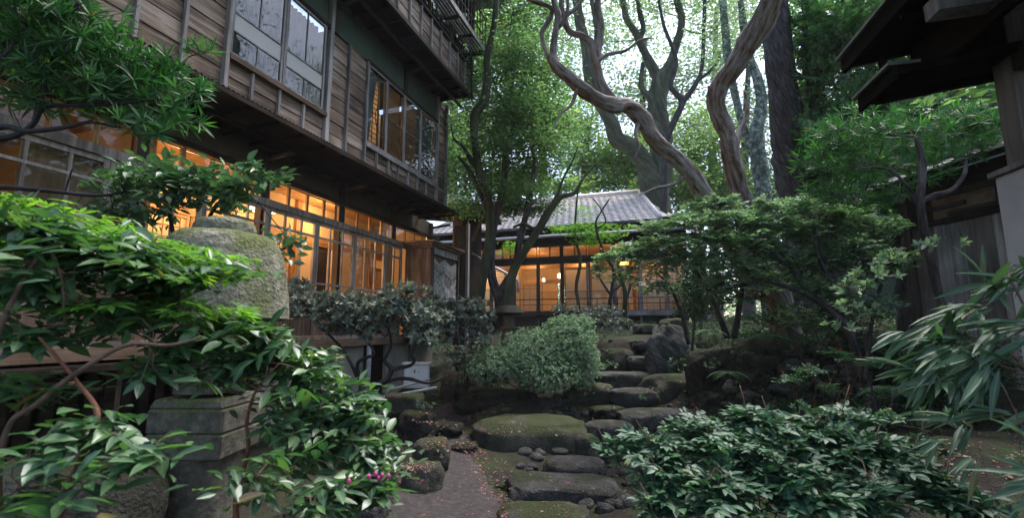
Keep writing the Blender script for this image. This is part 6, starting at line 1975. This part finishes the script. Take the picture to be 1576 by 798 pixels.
# layered shrub right of centre
lay = [(930, 395, 6.72, 26, 13, .3, 16), (975, 385, 6.62, 45, 16, .4, 44), (1030, 375, 6.44, 55, 16, .5, 60), (950, 425, 6.53, 40, 18, .35, 17), (1010, 410, 6.44, 55, 19, .45, 33), (1070, 400, 6.35, 55, 19, .5, 66), (1010, 440, 6.44, 40, 16, .4, 15),
       (1090, 365, 6.35, 55, 16, .5, 60), (1060, 340, 6.44, 50, 14, .5, 44), (1120, 335, 6.35, 50, 16, .5, 50), (1150, 370, 6.26, 55, 19, .5, 60), (1140, 405, 6.26, 45, 19, .5, 44), (1205, 345, 6.35, 50, 19, .5, 60), (1190, 385, 6.26, 45, 21, .5, 40),
       (1000, 350, 6.72, 40, 14, .4, 26), (1180, 315, 6.44, 40, 14, .4, 30), (1235, 320, 6.44, 35, 21, .4, 30), (920, 412, 6.72, 20, 10, .2, 8), (1080, 315, 6.81, 30, 14, .4, 16),
       (1240, 360, 6.3, 50, 24, .4, 60), (1290, 330, 6.3, 45, 24, .4, 50), (1220, 400, 6.2, 50, 24, .4, 54), (1160, 430, 6.2, 50, 21, .4, 40), (1100, 440, 6.3, 40, 18, .3, 30), (1110, 310, 6.5, 40, 14, .3, 26), (1160, 345, 6.3, 40, 18, .3, 40), (1260, 440, 6.0, 45, 24, .4, 44), (1310, 380, 6.0, 45, 27, .4, 44)]
plant('layered_shrub', 'wide shrub with pale green leaves in flat layers in front of the pavilion', 'shrub', gp(1110, 7.2), lay, 'sprig', 'lf_layer', T_WIDE, .075, k=9, L=.22, mul=1.9, flatz=.5, ujit=.3,
      lim=[('stem', [(1120, 520, 7.2, 9), (1100, 470, 7.1, 8), (1080, 430, 7.0, 7), (1050, 400, 7.0, 5), (1000, 385, 7.0, 3)], 'bark_dark'),
           ('stem', [(1130, 520, 7.2, 10), (1140, 460, 7.0, 8), (1150, 400, 6.9, 6), (1190, 350, 6.9, 4)], 'bark_dark'),
           ('stem', [(1060, 530, 7.3, 7), (1048, 480, 7.2, 6), (1030, 440, 7.1, 4), (1010, 420, 7, 3)], 'bark_dark'),
           ('stem', [(1065, 540, 7, 5), (1068, 480, 6.9, 4), (1052, 450, 6.9, 3)], 'bark_moss')], wood_='bark_dark', br=.008, out=.9, seedup=.12, droop=.08, twn=320, twr=.0035, jit=.2)
plant('arching_shrub', 'shade shrub with one long bare branch arching left across the bank', 'shrub', gp(1330, 5.7),
      [(1270, 400, 6.2, 50, 26, .4, 60), (1330, 410, 6.0, 50, 30, .4, 64), (1380, 400, 5.8, 35, 22, .3, 36), (1290, 350, 6.3, 50, 26, .4, 60), (1350, 350, 6.2, 45, 26, .4, 50), (1300, 460, 5.9, 50, 22, .3, 40), (1350, 470, 5.7, 35, 24, .3, 30), (1240, 430, 6.3, 30, 20, .3, 24),
       (1180, 430, 6.6, 45, 22, .4, 26), (1230, 490, 6.3, 45, 16, .3, 20)],
      'sprig', 'lf_layer', T_WIDE, .08, k=7, L=.16, mul=2.0, flatz=.5, ujit=.3, lim=[
          ('stem', [(1345, 640, 5.6, 18), (1332, 590, 5.7, 15), (1318, 545, 5.75, 13), (1300, 500, 5.8, 12), (1272, 474, 5.9, 10), (1240, 452, 6.0, 9), (1205, 440, 6.05, 8), (1175, 432, 6.1, 7), (1140, 440, 6.2, 6), (1100, 445, 6.3, 5), (1050, 438, 6.4, 3)], 'bark_dark'),
          ('stem', [(1275, 476, 5.9, 8), (1240, 448, 6.0, 7), (1215, 410, 6.1, 6), (1185, 385, 6.2, 5), (1160, 378, 6.3, 3)], 'bark_dark'),
          ('stem', [(1318, 548, 5.7, 7), (1280, 440, 5.9, 5), (1255, 380, 6.0, 4), (1262, 330, 6.1, 3)], 'bark_black'),
          ('stem', [(1330, 590, 5.6, 7), (1345, 480, 5.8, 5), (1370, 400, 5.9, 4)], 'bark_black')], wood_='bark_black', br=.006, out=.8, seedup=.25, droop=.1, twn=160)
plant('pale_leaf_understorey', 'small shrub with pale whorled leaves left of the grey plank fence', 'shrub', gp(1340, 4.6),
      [(1340, 425, 4.6, 30, 14, .25, 12), (1370, 400, 4.6, 30, 14, .2, 10), (1310, 445, 4.6, 30, 12, .2, 9), (1330, 475, 4.5, 34, 14, .2, 10), (1440, 375, 4.6, 40, 8, .2, 8), (1300, 500, 4.6, 24, 10, .2, 6)], 'whorl', 'lf_layer', T_OVAL, .075, k=7, wood_='bark_dark', br=.004, seedup=.9, twn=50)

# glossy bush, bottom right
plant('glossy_bush', 'low spreading bush with glossy dark blue-green leaves across the bottom right', 'shrub', gp(1200, 2.3),
      [(1010, 690, 2.3, 60, 22, .25, 50), (950, 686, 2.35, 44, 8, .12, 22), (1150, 640, 2.45, 24, 16, .1, 16), (1300, 640, 2.4, 60, 14, .15, 22), (1400, 680, 2.3, 50, 12, .15, 16), (1090, 670, 2.4, 70, 26, .3, 90), (1180, 655, 2.4, 60, 24, .3, 80), (1180, 700, 2.2, 90, 36, .3, 110), (1270, 680, 2.3, 70, 32, .3, 90), (1340, 700, 2.2, 60, 32, .3, 70),
       (1030, 740, 2.1, 60, 34, .25, 70), (1120, 760, 2.0, 80, 34, .25, 80), (1230, 750, 2.0, 80, 36, .25, 80), (1330, 760, 1.95, 70, 34, .25, 60), (1430, 750, 2.0, 60, 30, .25, 44), (1500, 780, 1.9, 60, 24, .2, 34), (1020, 780, 2.0, 50, 24, .2, 34), (1390, 720, 2.1, 40, 20, .2, 26)],
      'sprig', 'lf_gloss', O_SET, .070, k=8, L=.12, wood_='twig', split=300, br=.006, out=.8, seedup=.3, droop=.02, twn=300, twr=.002, jit=.25, mul=1.25, flatz=.4, ujit=.28)
gb = bpy.data.objects['glossy_bush']
for (px, py) in ((1427, 713), (1432, 717), (1424, 718)):
    link('bud', npmesh('bud', ICO[:] * np.array([.008, .008, .01]), tris=ICF, smooth=True), M['bud'], gb, at(px, py, 2.05))

# bamboo grass, right
plant('bamboo_grass', 'broad-leaved bamboo grass with long drooping blades at the right edge', 'bamboo', gp(1590, 1.7),
      [(1560, 410, 1.6, 30, 14, .1, 2), (1530, 440, 1.55, 36, 14, .1, 4), (1490, 478, 1.55, 50, 16, .12, 5), (1550, 500, 1.4, 34, 20, .12, 4), (1450, 515, 1.55, 44, 14, .12, 5), (1420, 548, 1.55, 34, 14, .1, 4), (1510, 545, 1.4, 44, 18, .12, 5), (1570, 570, 1.3, 24, 24, .1, 2),
       (1460, 575, 1.45, 40, 12, .1, 4)],
      'droop', 'lf_bamboo', T_BLADE, .15, k=6, lim=[('culm', [(1680, 900, 1.7, 7), (1650, 640, 1.5, 5), (1600, 520, 1.45, 4), (1555, 430, 1.5, 3)], 'twig'),
                                                  ('culm', [(1680, 900, 1.7, 7), (1620, 680, 1.5, 5), (1570, 560, 1.45, 4), (1500, 520, 1.5, 3), (1450, 515, 1.55, 2)], 'twig')], wood_='twig', split=300, br=.0025, twn=60, twr=.0018)
plant('bamboo_grass', 'lower clump of bamboo grass in the bottom right corner', 'bamboo', gp(1620, 1.4),
      [(1580, 640, 1.3, 24, 16, .1, 2), (1570, 690, 1.25, 26, 18, .1, 2), (1500, 655, 1.7, 30, 10, .1, 2), (1460, 690, 1.9, 30, 12, .1, 2), (1590, 730, 1.15, 20, 14, .1, 2)], 'droop', 'lf_bamboo', T_BLADE, .15, k=5, wood_='twig', split=60, br=.0025, twn=30, twr=.0018)

plant('dark_cone_shrub', 'dense dark conical shrub at the right end of the pavilion', 'shrub', gp(1075, 9.6), [(1075, 455, 9.6, 34, 34, .5, 240), (1078, 415, 9.6, 22, 26, .4, 110), (1065, 480, 9.4, 30, 16, .4, 80)], 'whorl', 'lf_dark', T_WIDE, .06, k=9, wood_='bark_dark', br=.012, seedup=.7, twn=60)
plant('bank_shrub', 'dark low shrub under the arching branch on the shady bank', 'shrub', gp(1260, 6.8), [(1240, 480, 6.7, 55, 20, .5, 120), (1300, 500, 6.4, 50, 24, .4, 110), (1180, 490, 6.9, 40, 14, .4, 50), (1340, 540, 6.0, 40, 24, .4, 90)], 'sprig', 'lf_dark', T_WIDE, .07, k=7, L=.14, wood_='bark_black', br=.008, twn=80, flatz=.5)
plant('bank_shrub', 'second dark low shrub behind the bamboo grass at the right', 'shrub', gp(1440, 4.9), [(1400, 560, 5.2, 50, 30, .4, 110), (1460, 590, 4.8, 50, 30, .4, 100), (1520, 560, 4.6, 50, 40, .4, 90), (1380, 610, 4.9, 40, 16, .3, 50)], 'sprig', 'lf_dark', T_WIDE, .07, k=7, L=.14, wood_='bark_black', br=.008, twn=80, flatz=.5)

# ferns and nandina on the bank
def fern(label, px, py, d, n, L, up=.5, face=None, name='fern', group='ferns on the shady bank'):
    c = at(px, py, d)
    t = thing(name, label, 'fern', c, group)
    for k in range(n):
        th = 6.28 * k / n + random.uniform(-.3, .3) if face is None else face + random.uniform(-.5, .5)
        pts = []
        for i in range(9):
            s = i / 8
            pts.append(c + Vector((math.cos(th) * L * s, math.sin(th) * L * s, L * (up * s - (.35 + up) * s * s))))
        st = MB().tube(pts, [.003 * (1 - .8 * i / 8) for i in range(9)], 5).build('frond', M['twig'], t, smooth=True)
        PP, DD, NN, SS = [], [], [], []
        for i in range(22):
            s = (i + 2) / 24
            j = s * 8
            a_, f_ = int(j), j - int(j)
            p = pts[a_].lerp(pts[min(a_ + 1, 8)], f_)
            tt = (pts[min(a_ + 1, 8)] - pts[a_]).normalized()
            sd = tt.cross(Vector((0, 0, 1))).normalized()
            for sg in (-1, 1):
                PP.append(p); DD.append(sd * sg + tt * .35); NN.append((0, 0, 1)); SS.append(L * .30 * math.sin(math.pi * min(1, s * .92 + .1)) + .01)
        leaves(st, M['lf_fern'], PP, DD, NN, SS, T_NEEDLE, name='leaflet', kind='stuff')


fern('fern frond arching below the peeling trunk', 1150, 462, 6.4, 6, .32)
fern('fern hanging over the dark rock edge', 1178, 515, 6.1, 4, .34, up=.1)
fern('small fern right of the hanging one on the bank', 1225, 500, 6.1, 5, .25)
fern('fern beside the striped boulder', 1090, 510, 7.0, 5, .28)
fern('fern low on the dark bank below the layered shrub', 1120, 575, 6.5, 6, .3)
fern('fern on the bank above the glossy bush', 1290, 630, 4.6, 6, .3)
fern('fern at the dark foot of the arching branch', 1370, 600, 4.8, 6, .34)
fern('broad fern in the shade behind the bamboo grass', 1430, 640, 4.2, 6, .3)
plant('nandina', 'nandina with tiers of small leaflets in front of the dark rocks', 'shrub', gp(1275, 4.6), [(1245, 570, 4.6, 40, 10, .2, 26), (1290, 545, 4.5, 30, 10, .2, 20), (1215, 585, 4.6, 30, 7, .15, 14), (1280, 600, 4.5, 30, 10, .2, 16), (1330, 560, 4.5, 25, 10, .2, 10)],
      'sprig', 'lf_fern', T_MID, .042, k=11, L=.17, wood_='redtwig', br=.004, out=.9, seedup=.05, droop=.02, twn=60, jit=.15)
for (px, py, d, n, lb) in [(700, 590, 8.2, 9, 'small leafy sprout by the end of the grey pipes'), (660, 625, 6.3, 8, 'little green plant growing on the craggy rock'), (905, 600, 7.6, 10, 'low green plant between azalea and steps'),
                           (1040, 560, 7.6, 10, 'low plant at the foot of the striped boulder'), (1100, 560, 6.9, 10, 'low plant on the dark bank'), (940, 560, 9, 10, 'tufted plant beside the upper steps'),
                           (1360, 640, 3.6, 14, 'low leafy plant behind the glossy bush'), (1450, 640, 3.4, 10, 'low leafy plant under the bamboo grass'), (1000, 610, 7.4, 6, 'sprig of leaves on the right edge of the steps'), (1230, 630, 4.2, 12, 'low leafy plant at the back of the glossy bush')]:
    c = at(px, py, d)
    plant('ground_plant', lb, 'plant', c, [(px, py, d, 20, 8, .15, n)], 'whorl', 'lf_cam', T_WIDE, .05, k=6, wood_='twig', br=.003, seedup=.9, twn=8, group='small plants between the rocks')
# shade-loving ground cover over the bank and under the trees
PG = []
for _ in range(9000):
    px, d = random.uniform(1030, 1500), random.uniform(4.6, 15)
    p = at(px, 505, d)
    PG.append((p.x, p.y))
for _ in range(3000):
    px, d = random.uniform(640, 1060), random.uniform(8.6, 16.5)
    p = at(px, 505, d)
    if px > 900 and d < 12.5:
        continue
    PG.append((p.x, p.y))
PG = np.array([(x, y, gdown(x, y) + random.uniform(.01, .10)) for x, y in PG])
a = whorls(PG, np.tile(np.array([0, 0, 1.0]), (len(PG), 1)) + rng.normal(size=PG.shape) * .3, 6, .055)
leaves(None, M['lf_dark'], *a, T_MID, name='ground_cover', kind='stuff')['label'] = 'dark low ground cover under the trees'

# ------------------------------------------------------------------ added haze volume standing in for lens veiling
HZ = MB().box((-130, -60, -8), (130, 130, 42)).build('haze', None, None, kind='stuff', label='thin added haze imitating lens veiling over the garden')
hm = bpy.data.materials.new('haze')
hm.use_nodes = True
hn, hl = hm.node_tree.nodes, hm.node_tree.links
hn.clear()
hv = hn.new('ShaderNodeVolumePrincipled')
hv.inputs['Color'].default_value = (0.93, 0.96, 1.0, 1)
hv.inputs['Density'].default_value = 0.0008
ho = hn.new('ShaderNodeOutputMaterial')
hl.new(hv.outputs[0], ho.inputs['Volume'])
HZ.data.materials.append(hm)
